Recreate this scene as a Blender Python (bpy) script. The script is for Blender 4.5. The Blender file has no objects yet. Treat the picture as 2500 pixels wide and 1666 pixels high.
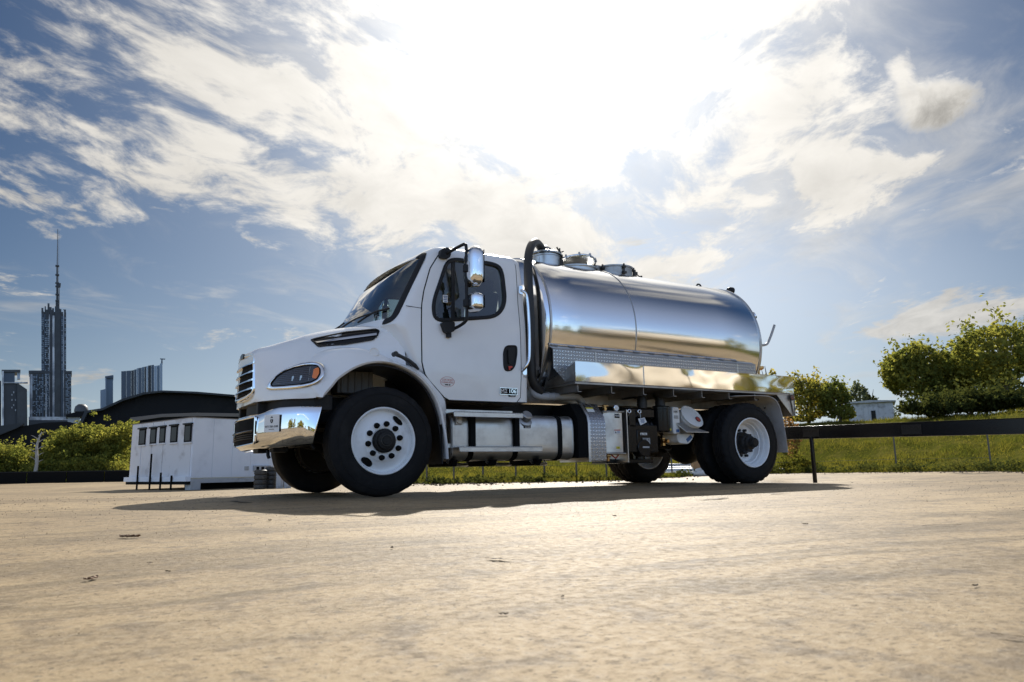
import bpy, bmesh, math, random
import numpy as np
from mathutils import Vector, Matrix
random.seed(7); rng = np.random.default_rng(7)
scene = bpy.context.scene
COL = scene.collection
PI = math.pi
R = math.radians

# ------------------------------------------------------------------ camera
CAM = Vector((-2.479, -7.64, 0.227))
YAW, PITCH, ROLL, FPX = R(30.958), R(9.987), R(-1.008), 1780.1
cd = bpy.data.cameras.new('camera'); cam = bpy.data.objects.new('camera', cd); COL.objects.link(cam)
FWD = Vector((math.sin(YAW)*math.cos(PITCH), math.cos(YAW)*math.cos(PITCH), math.sin(PITCH)))
rt0 = Vector((math.cos(YAW), -math.sin(YAW), 0)); up0 = rt0.cross(FWD)
RT = rt0*math.cos(ROLL)+up0*math.sin(ROLL); UP = up0*math.cos(ROLL)-rt0*math.sin(ROLL)
mw = Matrix((RT, UP, -FWD)).transposed().to_4x4(); mw.translation = CAM
cam.matrix_world = mw
cd.sensor_width = 36.0; cd.lens = 36.0*FPX/2500.0
cd.clip_start = 0.05; cd.clip_end = 8000
cd.dof.use_dof = True; cd.dof.focus_distance = 8.2; cd.dof.aperture_fstop = 9.0
scene.camera = cam

# ------------------------------------------------------------------ node helper
class S:
    """wraps a node socket (or a number) so that math nodes can be written as formulas"""
    def __init__(s, t, k): s.t = t; s.k = k
    def _m(s, op, *a, clamp=False):
        n = s.t.nodes.new('ShaderNodeMath'); n.operation = op; n.use_clamp = clamp
        for i, x in enumerate((s,)+a):
            k = x.k if isinstance(x, S) else x
            if isinstance(k, (int, float)): n.inputs[i].default_value = k
            else: s.t.links.new(k, n.inputs[i])
        return S(s.t, n.outputs[0])
    def __add__(s, o): return s._m('ADD', o)
    __radd__ = __add__
    def __mul__(s, o): return s._m('MULTIPLY', o)
    __rmul__ = __mul__
    def __sub__(s, o): return s._m('SUBTRACT', o)
    def __rsub__(s, o): return S(s.t, o)._m('SUBTRACT', s)
    def __truediv__(s, o): return s._m('DIVIDE', o)
    def __rtruediv__(s, o): return S(s.t, o)._m('DIVIDE', s)
    def __pow__(s, o): return s._m('POWER', o)
    def floor(s): return s._m('FLOOR')
    def fract(s): return s._m('FRACT')
    def abs(s): return s._m('ABSOLUTE')
    def mod(s, o): return s._m('FLOORED_MODULO', o)
    def max(s, o): return s._m('MAXIMUM', o)
    def min(s, o): return s._m('MINIMUM', o)
    def exp(s): return S(s.t, math.e)._m('POWER', s)
    def gauss(s, c, w): q = (s-c)/w; return (q*q*-1.0).exp()
    def step(s, a, b, lo=0.0, hi=1.0, smooth=True):
        n = s.t.nodes.new('ShaderNodeMapRange'); n.interpolation_type = 'SMOOTHSTEP' if smooth else 'LINEAR'
        s.t.links.new(s.k, n.inputs[0])
        for i, x in zip((1, 2, 3, 4), (a, b, lo, hi)):
            if isinstance(x, S): s.t.links.new(x.k, n.inputs[i])
            else: n.inputs[i].default_value = x
        return S(s.t, n.outputs[0])
def xyz(t, vec):
    n = t.nodes.new('ShaderNodeSeparateXYZ'); t.links.new(vec, n.inputs[0]); return [S(t, n.outputs[i]) for i in range(3)]
def comb(t, x, y, z):
    n = t.nodes.new('ShaderNodeCombineXYZ')
    for i, k in enumerate((x, y, z)):
        k = k.k if isinstance(k, S) else k
        if isinstance(k, (int, float)): n.inputs[i].default_value = k
        else: t.links.new(k, n.inputs[i])
    return n.outputs[0]
def noise(t, vec, scale, detail=6, rough=.55, dist=0., col=False):
    n = t.nodes.new('ShaderNodeTexNoise'); n.inputs['Scale'].default_value = scale; n.inputs['Detail'].default_value = detail
    n.inputs['Roughness'].default_value = rough; n.inputs['Distortion'].default_value = dist
    if vec is not None: t.links.new(vec, n.inputs['Vector'])
    return n.outputs['Color'] if col else S(t, n.outputs['Fac'])
def mixc(t, f, a, b, mode='MIX'):
    n = t.nodes.new('ShaderNodeMix'); n.data_type = 'RGBA'; n.blend_type = mode
    for i, k in ((0, f), (6, a), (7, b)):
        k = k.k if isinstance(k, S) else k
        if isinstance(k, (int, float)): n.inputs[i].default_value = k
        elif isinstance(k, tuple): n.inputs[i].default_value = (*k, 1)
        else: t.links.new(k, n.inputs[i])
    return n.outputs[2]

# ------------------------------------------------------------------ sky, sun, exposure
SUN_AZ, SUN_EL = R(36.0), R(36.5)          # clockwise from +Y
sunv = Vector((math.sin(SUN_AZ)*math.cos(SUN_EL), math.cos(SUN_AZ)*math.cos(SUN_EL), math.sin(SUN_EL)))
world = bpy.data.worlds.new('World'); scene.world = world; world.use_nodes = True
W = world.node_tree; W.nodes.clear()
wo = W.nodes.new('ShaderNodeOutputWorld'); bg = W.nodes.new('ShaderNodeBackground'); W.links.new(bg.outputs[0], wo.inputs[0])
tc = W.nodes.new('ShaderNodeTexCoord'); D = tc.outputs['Generated']
sky = W.nodes.new('ShaderNodeTexSky'); sky.sky_type = 'NISHITA'; sky.sun_disc = False
sky.sun_elevation = SUN_EL; sky.sun_rotation = SUN_AZ; sky.air_density = 1.0; sky.dust_density = .6; sky.ozone_density = 2.2
dx, dy, dz = xyz(W, D)
el = S(W, dz.k)._m('ARCSINE')*57.2958
az = dx._m('ARCTAN2', dy)*57.2958
cs = dx*sunv.x+dy*sunv.y+dz*sunv.z
ang = cs.min(1.0)._m('ARCCOSINE')*57.2958
# cloud sheet on a flat ceiling, streaks running towards the sun's bearing
zz = dz.max(0.0)+.10
ca, sa = math.cos(R(44)), math.sin(R(44))
al = (dx*sa+dy*ca)/zz; ac = (dx*ca-dy*sa)/zz
cvec = comb(W, ac*1.0, al*.66, 0.0)
wn = noise(W, cvec, 1.3, 3, .5, col=True)
wv = W.nodes.new('ShaderNodeVectorMath'); wv.operation = 'MULTIPLY_ADD'; W.links.new(wn, wv.inputs[0]); wv.inputs[1].default_value = (.5, .5, .5); W.links.new(cvec, wv.inputs[2])
CV = wv.outputs[0]
n0 = noise(W, CV, 1.25, 3, .5)
n1 = noise(W, CV, 2.2, 12, .66, .25)
tuft = noise(W, CV, 6.5, 7, .6, .3)
n2 = noise(W, comb(W, az*.085, el*.25, 3.0), 1.0, 9, .62, .3)          # small fair-weather clouds low down
COVER = [(3, 27, 15, 5.0, .19), (13.5, 32, 4.0, 2.0, -.16), (15.5, 27, 3.2, 1.8, -.10), (3, 22.5, 9, 1.3, .07), (3, 14.5, 19, 3.4, -.34), (20, 14.5, 5, 2.6, -.22), (37, 26, 13, 8, .25), (25, 20.5, 9, 3.2, .20), (9, 21, 11, 2.0, .17), (33, 17, 8, 3.6, .30),
         (-4, 17.9, 8, .9, .26), (7, 15.8, 2.6, .5, .27), (65, 31, 8, 4.5, -.24), (51.5, 33.6, 3.5, 1.6, .20), (55, 19.8, 11, 2.4, .15), (58, 12.5, 9, 3.0, -.16), (42, 13, 9, 4, .15), (35, 6, 90, 6.0, -.42), (67, 25, 5, 4, -.22), (60, 15, 8, 3.0, -.18), (62.5, 22.0, 5, 1.4, -.10), (6, 25, 3, 1.2, -.04), (0, 22.3, 4, .8, -.16)]
cov = ang.step(46, 66)*-.58
for a0, e0, sa_, se_, amp in COVER: cov = cov+az.gauss(a0, sa_)*el.gauss(e0, se_)*amp
dens = (n0-.5)*1.0+(n1-.5)*2.0+(tuft-.5)*.75+.5+cov*1.15
m1 = dens.step(.44, .74)
puffs = (n2+el.gauss(9.5, 6)*.015+az.gauss(60, 9)*el.gauss(10, 4)*.05).step(.60, .68)*el.step(2, 6)*el.step(24, 17)
# one heaped cumulus on the right
nn = noise(W, comb(W, az*.20, el*.24, 9.0), 1.0, 10, .68, .5)
cum = (az.gauss(62.9, 3.9)*el.gauss(23.7, 2.0)*1.15+az.gauss(61.2, 1.1)*el.gauss(26.6, 1.6)*.75+(nn-.5)*1.5).step(.36, .92)
thin = (noise(W, CV, 2.0, 8, .62, .6)+(ang*ang*-1.0/(27.0*27.0)).exp()*.30+az.gauss(60, 12)*el.gauss(17.5, 4)*.14-.17-ang.step(62, 95)*.06).step(.40, .72)*(.62-ang.step(60, 90)*.46)
mask = m1.max(puffs*.85).max(cum).max(thin)
# cloud brightness: forward scattering makes them blaze near the sun and go grey-beige away from it
fs = (ang*ang*-1.0/(9.0*9.0)).exp()
fs2 = (ang*-1.0/50.0).exp()
thick = (dens-.72).max(0.0).min(.6)*-.50+(tuft-.5)*.85+(n1-.5)*.75+.06
cumshade = cum*nn.step(.34, .66)*el.step(26.0, 22.8)*el.step(20.2, 22.8)*.52
front_lit = ang.step(50, 110)*.9  # clouds opposite the sun brightened further as added fill
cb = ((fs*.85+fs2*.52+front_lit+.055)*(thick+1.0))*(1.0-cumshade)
cc = mixc(W, fs2, (.86, .80, .70), (1.0, .98, .94))
def scaled(col, f):
    n = W.nodes.new('ShaderNodeVectorMath'); n.operation = 'SCALE'; W.links.new(col, n.inputs[0]); W.links.new(f.k, n.inputs[3]); return n.outputs[0]
SKY_K = .0145
hs = W.nodes.new('ShaderNodeHueSaturation'); hs.inputs['Saturation'].default_value = 1.18; W.links.new(sky.outputs[0], hs.inputs['Color'])
blue = scaled(mixc(W, 1.0, hs.outputs[0], (.74, 1.0, 1.22), 'MULTIPLY'), ang.step(46, 115)*(SKY_K*3.6)+SKY_K)  # blue, veil and low haze raised away from the sun as added fill
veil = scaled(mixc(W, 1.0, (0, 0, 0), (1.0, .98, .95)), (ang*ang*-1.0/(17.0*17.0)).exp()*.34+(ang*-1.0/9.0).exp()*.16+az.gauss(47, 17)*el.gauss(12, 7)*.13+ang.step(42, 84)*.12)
gsun = (1.0-ang/48.0).max(0.0)
low = ((el.max(0.0)*-1.0)/(gsun*12.0+5.2)).exp()*.92
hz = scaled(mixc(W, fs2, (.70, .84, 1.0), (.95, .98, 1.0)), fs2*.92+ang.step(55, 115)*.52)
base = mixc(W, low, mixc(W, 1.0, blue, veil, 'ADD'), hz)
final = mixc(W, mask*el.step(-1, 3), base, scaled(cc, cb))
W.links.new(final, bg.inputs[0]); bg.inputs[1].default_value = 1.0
sd = bpy.data.lights.new('sun', 'SUN'); sd.energy = 3.3; sd.angle = R(.55); sd.color = (1.0, .95, .87)
so = bpy.data.objects.new('sun', sd); COL.objects.link(so); so.rotation_euler = sunv.to_track_quat('Z', 'Y').to_euler()
vs = scene.view_settings; vs.view_transform = 'Standard'; vs.look = 'None'; vs.gamma = 1.0; vs.use_curve_mapping = False
vs.exposure = 1.15
cy = scene.cycles
cy.max_bounces = 10; cy.transparent_max_bounces = 12; cy.caustics_reflective = False; cy.caustics_refractive = False
try: cy.use_denoising = True
except Exception: pass

# ------------------------------------------------------------------ materials
def mat(name, col, rough=.5, metal=0., coat=0., var=None, bump=None, spec=None, trans=None, coords='Object', bump2=None):
    m = bpy.data.materials.new(name); m.use_nodes = True; t = m.node_tree; b = t.nodes['Principled BSDF']
    b.inputs['Base Color'].default_value = (*col, 1); b.inputs['Roughness'].default_value = rough; b.inputs['Metallic'].default_value = metal
    b.inputs['Coat Weight'].default_value = coat; b.inputs['Coat Roughness'].default_value = .04
    if spec is not None: b.inputs['Specular IOR Level'].default_value = spec
    c = t.nodes.new('ShaderNodeTexCoord').outputs[coords]
    if var:                                     # (scale, second colour, low, high[, roughness shift])
        f = noise(t, c, var[0], 7, .6).step(var[2], var[3])
        t.links.new(mixc(t, f, tuple(col), tuple(var[1])), b.inputs['Base Color'])
        if len(var) > 4: t.links.new((f*var[4]+rough).k, b.inputs['Roughness'])
    prev = None
    for bb in (bump, bump2):
        if bb:                                  # (scale, distance[, stretch])
            v = c
            if len(bb) > 2:
                mp = t.nodes.new('ShaderNodeMapping'); mp.inputs['Scale'].default_value = bb[2]; t.links.new(c, mp.inputs[0]); v = mp.outputs[0]
            n = t.nodes.new('ShaderNodeBump'); n.inputs['Distance'].default_value = bb[1]; n.inputs['Strength'].default_value = 1
            t.links.new(noise(t, v, bb[0], bb[3] if len(bb) > 3 else 5, .55).k, n.inputs['Height'])
            if prev: t.links.new(prev, n.inputs['Normal'])
            prev = n.outputs[0]
    if prev: t.links.new(prev, b.inputs['Normal'])
    return m
M = {}
M['white'] = mat('white_paint', (.82, .825, .82), .28, coat=.7, var=(2.2, (.78, .785, .78), .45, .7))
M['white_flat'] = mat('white_wheel_paint', (.79, .81, .82), .36, var=(9, (.68, .69, .69), .5, .75))
M['black'] = mat('black_plastic', (.009, .009, .010), .5, spec=.3)
M['gloss_black'] = mat('gloss_black', (.006, .006, .007), .22, spec=.35)
M['iron'] = mat('dark_iron', (.011, .011, .011), .6, var=(11, (.026, .022, .018), .5, .75), spec=.3)
M['dirt_iron'] = mat('dusty_dark_metal', (.035, .033, .03), .6, var=(14, (.07, .06, .048), .45, .7))
M['tyre'] = mat('tyre_rubber', (.0075, .0075, .008), .75, var=(7, (.016, .0155, .015), .45, .72), bump=(160, .0015), spec=.25)
M['chrome'] = mat('chrome', (.82, .83, .84), .045, 1., bump=(2.5, .004, (1, 1, 1), 1))
M['tank'] = mat('polished_steel', (.80, .805, .81), .13, 1., bump=(1.1, .003, (.6, 1, 1), 1), bump2=(60, .0002, (.05, 1, 1)))
M['tray'] = mat('mirror_sheet_metal', (.80, .80, .79), .055, 1., bump=(1.7, .020, (.8, 1, 1.4), 1.0))
M['alu'] = mat('brushed_aluminium', (.60, .60, .59), .34, 1., var=(5, (.48, .47, .45), .4, .7, .12), bump=(30, .0008, (.1, 1, 3)))
M['alu_dull'] = mat('dull_aluminium', (.46, .455, .44), .46, 1., var=(6, (.36, .34, .32), .4, .7))
M['grey'] = mat('grey_plate', (.42, .43, .44), .5, var=(5, (.33, .33, .32), .45, .7))
M['rubber'] = mat('black_hose_rubber', (.018, .018, .018), .5)
M['amber'] = mat('amber_lens', (.80, .20, .03), .15, coat=.6)
M['red'] = mat('red_lens', (.10, .006, .006), .15, coat=.6)
M['redtag'] = mat('red_tag', (.55, .06, .04), .5)
M['label'] = mat('white_label', (.78, .78, .76), .45)
M['yellow'] = mat('yellow_label', (.75, .62, .06), .45)
M['blue'] = mat('blue_label', (.05, .13, .3), .45)
M['ink'] = mat('black_ink', (.007, .007, .007), .8, spec=.1)
M['redink'] = mat('red_ink', (.45, .07, .05), .5)
M['plastic_white'] = mat('white_bucket_plastic', (.74, .73, .70), .42, var=(6, (.60, .58, .53), .5, .75))
M['brass'] = mat('brass', (.55, .32, .12), .3, 1.)
M['seat'] = mat('grey_seat_cloth', (.035, .036, .04), .85)
M['interior'] = mat('dark_cab_lining', (.03, .031, .034), .8)
M['greyplas'] = mat('light_grey_engine_plastic', (.13, .13, .128), .65)
M['lens'] = mat('smoked_headlight_lens', (.012, .014, .022), .06, coat=1.)
M['lens_glow'] = mat('headlight_reflector', (.30, .32, .36), .2, 1.)
def glass(name, tint, refl, fk=1.0):
    m = bpy.data.materials.new(name); m.use_nodes = True; t = m.node_tree; t.nodes.clear()
    o = t.nodes.new('ShaderNodeOutputMaterial'); tr = t.nodes.new('ShaderNodeBsdfTransparent'); gl = t.nodes.new('ShaderNodeBsdfGlossy'); mx = t.nodes.new('ShaderNodeMixShader')
    fr = t.nodes.new('ShaderNodeFresnel'); fr.inputs[0].default_value = 1.5
    tr.inputs[0].default_value = (*tint, 1); gl.inputs['Roughness'].default_value = .02; gl.inputs[0].default_value = (refl, refl, refl, 1)
    t.links.new((S(t, fr.outputs[0])*fk+.02).min(1.0).k, mx.inputs[0]); t.links.new(tr.outputs[0], mx.inputs[1]); t.links.new(gl.outputs[0], mx.inputs[2]); t.links.new(mx.outputs[0], o.inputs[0])
    return m
M['glass'] = glass('cab_window_glass', (.40, .47, .46), .9, 1.0)
M['windscreen'] = glass('windscreen_glass', (.50, .60, .59), 1.0, 2.4)
M['clear'] = glass('clear_lens', (.8, .84, .9), 1.0)
def diamond(name, p):
    m = mat(name, (.58, .585, .59), .24, 1.); t = m.node_tree; b = t.nodes['Principled BSDF']
    x, y, z = xyz(t, t.nodes.new('ShaderNodeTexCoord').outputs['Object'])
    u = x/p; v = (z+y*.8)/p
    chk = (u.floor()+v.floor()).mod(2.0)*2.0-1.0
    a = u.fract()-.5; c = v.fract()-.5
    q1 = (a+c*chk)*.7071; q2 = (c-a*chk)*.7071
    d = (q1/.50)*(q1/.50)+(q2/.16)*(q2/.16)
    h = d.step(1.2, .35)
    n = t.nodes.new('ShaderNodeBump'); n.inputs['Distance'].default_value = .004; t.links.new(h.k, n.inputs['Height']); t.links.new(n.outputs[0], b.inputs['Normal'])
    t.links.new(h.step(0, 1, .34, .16).k, b.inputs['Roughness'])
    t.links.new(mixc(t, h, (.30, .30, .31), (.82, .82, .83)), b.inputs['Base Color'])
    return m
M['diamond'] = diamond('diamond_tread_plate', .039)

# ------------------------------------------------------------------ mesh helpers
class MB:
    def __init__(s): s.v = []; s.f = []; s.m = []
    def add(s, vs, fs, mi=0):
        o = len(s.v); s.v += [tuple(map(float, v)) for v in vs]; s.f += [tuple(i+o for i in f) for f in fs]; s.m += [mi]*len(fs); return s
    def box(s, c, d, rot=None, mi=0):
        x, y, z = (k/2 for k in d); P = [Vector((a*x, b*y, e*z)) for a in (-1, 1) for b in (-1, 1) for e in (-1, 1)]
        if rot is not None: P = [rot @ p for p in P]
        c = Vector(c)
        return s.add([p+c for p in P], [(0, 1, 3, 2), (4, 6, 7, 5), (0, 4, 5, 1), (2, 3, 7, 6), (0, 2, 6, 4), (1, 5, 7, 3)], mi)
    def prism(s, poly, axis, a, b, mi=0):
        n = len(poly)
        def P(p, k): return {'x': (k, p[0], p[1]), 'y': (p[0], k, p[1]), 'z': (p[0], p[1], k)}[axis]
        return s.add([P(p, a) for p in poly]+[P(p, b) for p in poly], [tuple(range(n)), tuple(range(2*n-1, n-1, -1))]+[(i, n+i, n+(i+1) % n, (i+1) % n) for i in range(n)], mi)
    def loft(s, rings, closed=True, cap=(True, True), mi=0):
        n = len(rings[0]); vs = [p for r in rings for p in r]; fs = []
        for k in range(len(rings)-1):
            for i in range(n if closed else n-1):
                j = (i+1) % n; fs.append((k*n+i, k*n+j, (k+1)*n+j, (k+1)*n+i))
        if cap[0]: fs.append(tuple(range(n-1, -1, -1)))
        if cap[1]: fs.append(tuple(range((len(rings)-1)*n, len(rings)*n)))
        return s.add(vs, fs, mi)
    def tube(s, path, r, n=10, mi=0, smooth=0):
        path = [Vector(p) for p in path]
        if smooth: path = catmull(path, smooth)
        rr = r if isinstance(r, (list, tuple)) else [r]*len(path)
        if len(rr) != len(path): rr = list(np.interp(np.linspace(0, 1, len(path)), np.linspace(0, 1, len(rr)), rr))
        rings = []; up = None
        for i, p in enumerate(path):
            t = (path[min(i+1, len(path)-1)]-path[max(i-1, 0)]).normalized()
            if up is None: up = t.orthogonal().normalized()
            up = (up-t*up.dot(t)).normalized(); b = t.cross(up)
            rings.append([p+(up*math.cos(2*PI*k/n)+b*math.sin(2*PI*k/n))*rr[i] for k in range(n)])
        return s.loft(rings, True, (True, True), mi)
    def cyl(s, a, b, r, n=20, mi=0, r2=None):
        return s.tube([a, b], [r, r if r2 is None else r2], n, mi)
    def lathe(s, prof, o, axis, n=48, mi=0, mod=None):
        """prof: (radius, distance along axis)"""
        ax = Vector(axis).normalized(); u = ax.orthogonal().normalized(); w = ax.cross(u); o = Vector(o); rings = []
        for j, (r, h) in enumerate(prof):
            rings.append([o+ax*h+(u*math.cos(2*PI*k/n)+w*math.sin(2*PI*k/n))*max((r+(mod(j, k) if mod else 0)), 1e-4) for k in range(n)])
        return s.loft(rings, True, (prof[0][0] < .01, prof[-1][0] < .01), mi)
    def torus(s, c, axis, Rr, r, n=40, k=10, mi=0):
        ax = Vector(axis).normalized(); u = ax.orthogonal().normalized(); w = ax.cross(u); c = Vector(c); vs = []; fs = []
        for i in range(n):
            d = u*math.cos(2*PI*i/n)+w*math.sin(2*PI*i/n)
            for j in range(k): vs.append(c+d*(Rr+r*math.cos(2*PI*j/k))+ax*r*math.sin(2*PI*j/k))
        for i in range(n):
            for j in range(k): fs.append((i*k+j, ((i+1) % n)*k+j, ((i+1) % n)*k+(j+1) % k, i*k+(j+1) % k))
        return s.add(vs, fs, mi)
    def mesh(s, name, mats, smooth=35):
        me = bpy.data.meshes.new(name); me.from_pydata(s.v, [], s.f)
        for m in (mats if isinstance(mats, (list, tuple)) else [mats]): me.materials.append(m)
        if len(set(s.m)) > 1: me.polygons.foreach_set('material_index', s.m)
        bm = bmesh.new(); bm.from_mesh(me); bmesh.ops.recalc_face_normals(bm, faces=bm.faces)
        if bm.faces and all(e.is_manifold for e in bm.edges) and bm.calc_volume(signed=True) < 0: bmesh.ops.reverse_faces(bm, faces=bm.faces)
        bm.to_mesh(me); bm.free()
        if smooth:
            me.polygons.foreach_set('use_smooth', [True]*len(me.polygons))
            me.set_sharp_from_angle(angle=R(smooth))
        me.update(); return me
    def build(s, name, mats, parent=None, smooth=35, bevel=0, loc=None):
        o = bpy.data.objects.new(name, s.mesh(name, mats, smooth)); COL.objects.link(o)
        if parent is not None: o.parent = parent; 
        if loc is not None: o.location = loc
        if bevel:
            b = o.modifiers.new('bevel', 'BEVEL'); b.width = bevel; b.segments = 2; b.limit_method = 'ANGLE'; b.angle_limit = R(40)
        return o
def catmull(P, k):
    P = [Vector(p) for p in P]; out = []
    for i in range(len(P)-1):
        a, b, c, d = P[max(i-1, 0)], P[i], P[i+1], P[min(i+2, len(P)-1)]
        for j in range(k):
            t = j/k; out.append(.5*((2*b)+(c-a)*t+(2*a-5*b+4*c-d)*t*t+(3*b-a-3*c+d)*t**3))
    return out+[P[-1]]
def tag(o, label=None, cat=None, group=None, kind=None):
    for k, v in (('label', label), ('category', cat), ('group', group), ('kind', kind)):
        if v: o[k] = v
    return o
def thing(name, label, cat, loc=(0, 0, 0), group=None):
    o = bpy.data.objects.new(name, None); o.empty_display_size = .2; COL.objects.link(o); o.location = loc
    return tag(o, label, cat, group)
def copy_tree(o, parent=None):
    c = o.copy(); COL.objects.link(c); c.parent = parent
    for ch in [k for k in bpy.data.objects if k.parent == o]: copy_tree(ch, c)
    return c
def apply_mods(o):
    dg = bpy.context.evaluated_depsgraph_get(); me = bpy.data.meshes.new_from_object(o.evaluated_get(dg)); o.modifiers.clear(); o.data = me
def text(name, body, size, o, right, up, m, parent, depth=.0006, align='CENTER', sx=1.0):
    cu = bpy.data.curves.new(name, 'FONT'); cu.body = body; cu.size = size; cu.align_x = align; cu.align_y = 'CENTER'; cu.extrude = depth; cu.space_line = .85
    ob = bpy.data.objects.new(name, cu); COL.objects.link(ob)
    r = Vector(right).normalized(); u = Vector(up); u = (u-r*u.dot(r)).normalized(); n = r.cross(u)
    mm = Matrix((r*sx, u, n)).transposed().to_4x4(); mm.translation = Vector(o)
    dg = bpy.context.evaluated_depsgraph_get(); me = bpy.data.meshes.new_from_object(ob.evaluated_get(dg)); me.transform(mm)
    bpy.data.objects.remove(ob); me.materials.clear(); me.materials.append(m)
    q = bpy.data.objects.new(name, me); COL.objects.link(q); q.parent = parent; return q
def rays_polygon(c, poly, n):
    """points where n rays from c meet the polygon, so that two outlines can be bridged"""
    out = []
    for k in range(n):
        a = 2*PI*k/n; d = (math.cos(a), math.sin(a)); best = None
        for i in range(len(poly)):
            p, q = poly[i], poly[(i+1) % len(poly)]
            ex, ey = q[0]-p[0], q[1]-p[1]; den = d[0]*ey-d[1]*ex
            if abs(den) < 1e-9: continue
            t = ((p[0]-c[0])*ey-(p[1]-c[1])*ex)/den; s_ = ((p[0]-c[0])*d[1]-(p[1]-c[1])*d[0])/den
            if t > 0 and -1e-6 <= s_ <= 1+1e-6 and (best is None or t > best): best = t
        out.append((c[0]+d[0]*best, c[1]+d[1]*best))
    return out
def rounded(poly, r, k=5):
    out = []; n = len(poly)
    for i in range(n):
        p = Vector(poly[i]); a = (Vector(poly[i-1])-p); b = (Vector(poly[(i+1) % n])-p); ra = min(r, a.length*.48); rb = min(r, b.length*.48)
        A = p+a.normalized()*ra; B = p+b.normalized()*rb
        for j in range(k+1):
            t = j/k; q = A*(1-t)**2+p*2*t*(1-t)+B*t*t
            if not out or (Vector(out[-1])-q).length > 1e-5: out.append(tuple(q))
    return out
def patch(mb, outline, fn, off, thick=0, rings=5, mi=0):
    """fills an outline given in 2D, mapped on a surface by fn(a, b, offset)"""
    n = len(outline); c = (sum(p[0] for p in outline)/n, sum(p[1] for p in outline)/n); vs = []; fs = []
    if thick: vs += [fn(*p, off-thick) for p in outline]
    for k in range(rings): 
        s = 1-k/rings; vs += [fn(c[0]+(p[0]-c[0])*s, c[1]+(p[1]-c[1])*s, off) for p in outline]
    vs.append(fn(*c, off)); nr = rings+(1 if thick else 0)
    for k in range(nr-1):
        for i in range(n): j = (i+1) % n; fs.append((k*n+i, k*n+j, (k+1)*n+j, (k+1)*n+i))
    for i in range(n): fs.append(((nr-1)*n+i, (nr-1)*n+(i+1) % n, nr*n))
    return mb.add(vs, fs, mi)
def ring_patch(mb, outer, inner, fn, off, thick, crown=0., k=4, mi=0):
    """a frame between two outlines of the same length, with edges turned down"""
    n = len(outer); rows = [[fn(*p, off-thick) for p in outer]]
    for j in range(k+1):
        t = j/k; rows.append([fn(p[0]+(q[0]-p[0])*t, p[1]+(q[1]-p[1])*t, off+crown*math.sin(PI*t)) for p, q in zip(outer, inner)])
    rows.append([fn(*p, off-thick) for p in inner])
    vs = [v for r in rows for v in r]; fs = []
    for a in range(len(rows)-1):
        for i in range(n): j = (i+1) % n; fs.append((a*n+i, a*n+j, (a+1)*n+j, (a+1)*n+i))
    return mb.add(vs, fs, mi)
def scale_poly(p, s):
    n = len(p); c = (sum(a[0] for a in p)/n, sum(a[1] for a in p)/n); return [(c[0]+(a[0]-c[0])*s, c[1]+(a[1]-c[1])*s) for a in p]
def inset_poly(p, d):
    """moves every point of a closed outline inwards by d (outwards when negative)"""
    n = len(p); ar = sum(p[i-1][0]*p[i][1]-p[i][0]*p[i-1][1] for i in range(n)); sg = 1 if ar > 0 else -1; out = []
    for i in range(n):
        t = Vector(p[(i+1) % n])-Vector(p[i-1])
        if t.length < 1e-9: out.append(p[i]); continue
        t.normalize(); out.append((p[i][0]-t.y*d*sg, p[i][1]+t.x*d*sg))
    return out
# ================================================================== THE GROUND
def pol(azd, D, z=0.): return Vector((CAM.x+D*math.sin(R(azd)), CAM.y+D*math.cos(R(azd)), z))
def pix(px, py):
    d = FWD+RT*((px-1250)/FPX)-UP*((py-833)/FPX); return d
def azim(px, py=1140): d = pix(px, py); return math.degrees(math.atan2(d.x, d.y))
def at(px, py, D):
    """the point seen at a place of the photograph, D metres away along the ground"""
    d = pix(px, py); return CAM+d*(D/math.hypot(d.x, d.y))
def height(px, py, D): return at(px, py, D).z
EAZ = [-180, -120, -60, -12, 5, 14, 17, 20, 22.5, 26, 38.5, 43.5, 47, 50.5, 58, 65.7, 80, 120, 180]
EDD = [46, 44, 46, 47, 47, 46, 40, 22, 13.4, 12.7, 13.4, 16, 18.8, 20.6, 20.3, 18.8, 20, 34, 46]
def edge(a): return float(np.interp((a+180) % 360-180, EAZ, EDD))+.25*math.sin(a*1.7)+.12*math.sin(a*5.3+1)
def sstep(x): x = min(1, max(0, x)); return x*x*(3-2*x)
def lotz(a, r):
    a = (a+180) % 360-180
    left = (1-sstep((a-16)/8))*sstep((a+40)/20)
    z = left*float(np.interp(r, [9, 24, 31, 45, 60], [0, -.25, -.25, -.05, 0]))
    z += -.07*sstep((a-49.5)/2.5)*(1-sstep((a-64)/10))*sstep((r-9.9)/1.0)*(1-sstep((r-12.5)/4))
    x, y = r*math.sin(R(a)), r*math.cos(R(a)); fade = sstep((r-.6)/1.5)*(1-sstep((r-60)/20))
    near_truck = sstep((abs(r-8.7)-3.6)/1.0) if 8 < a < 60 else 1
    z += fade*(.35+.65*near_truck)*(.006*math.sin(x*.9+y*.35)+.004*math.sin(x*.5-y*1.7+2)+.003*math.sin(x*2.3+y*2.9))*(.5 if r < 14 else 1)
    return z
def bankh(a):
    a = (a+180) % 360-180
    return float(np.interp(a, [-180, -30, 14, 20, 26, 40, 75, 100, 180], [.5, .1, .1, .9, 1.5, 1.8, 2.0, 1.0, .5]))
def bankz(a, r):
    e = edge(a); h = bankh(a); k = (r-e)
    return lotz(a, r)-.05+.05*sstep(k/.4)+h*sstep((k-.1)/13.)+.05*math.sin(r*1.1+a*.3)*sstep(k/3)-(h+.7)*sstep((k-60)/80)
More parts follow.
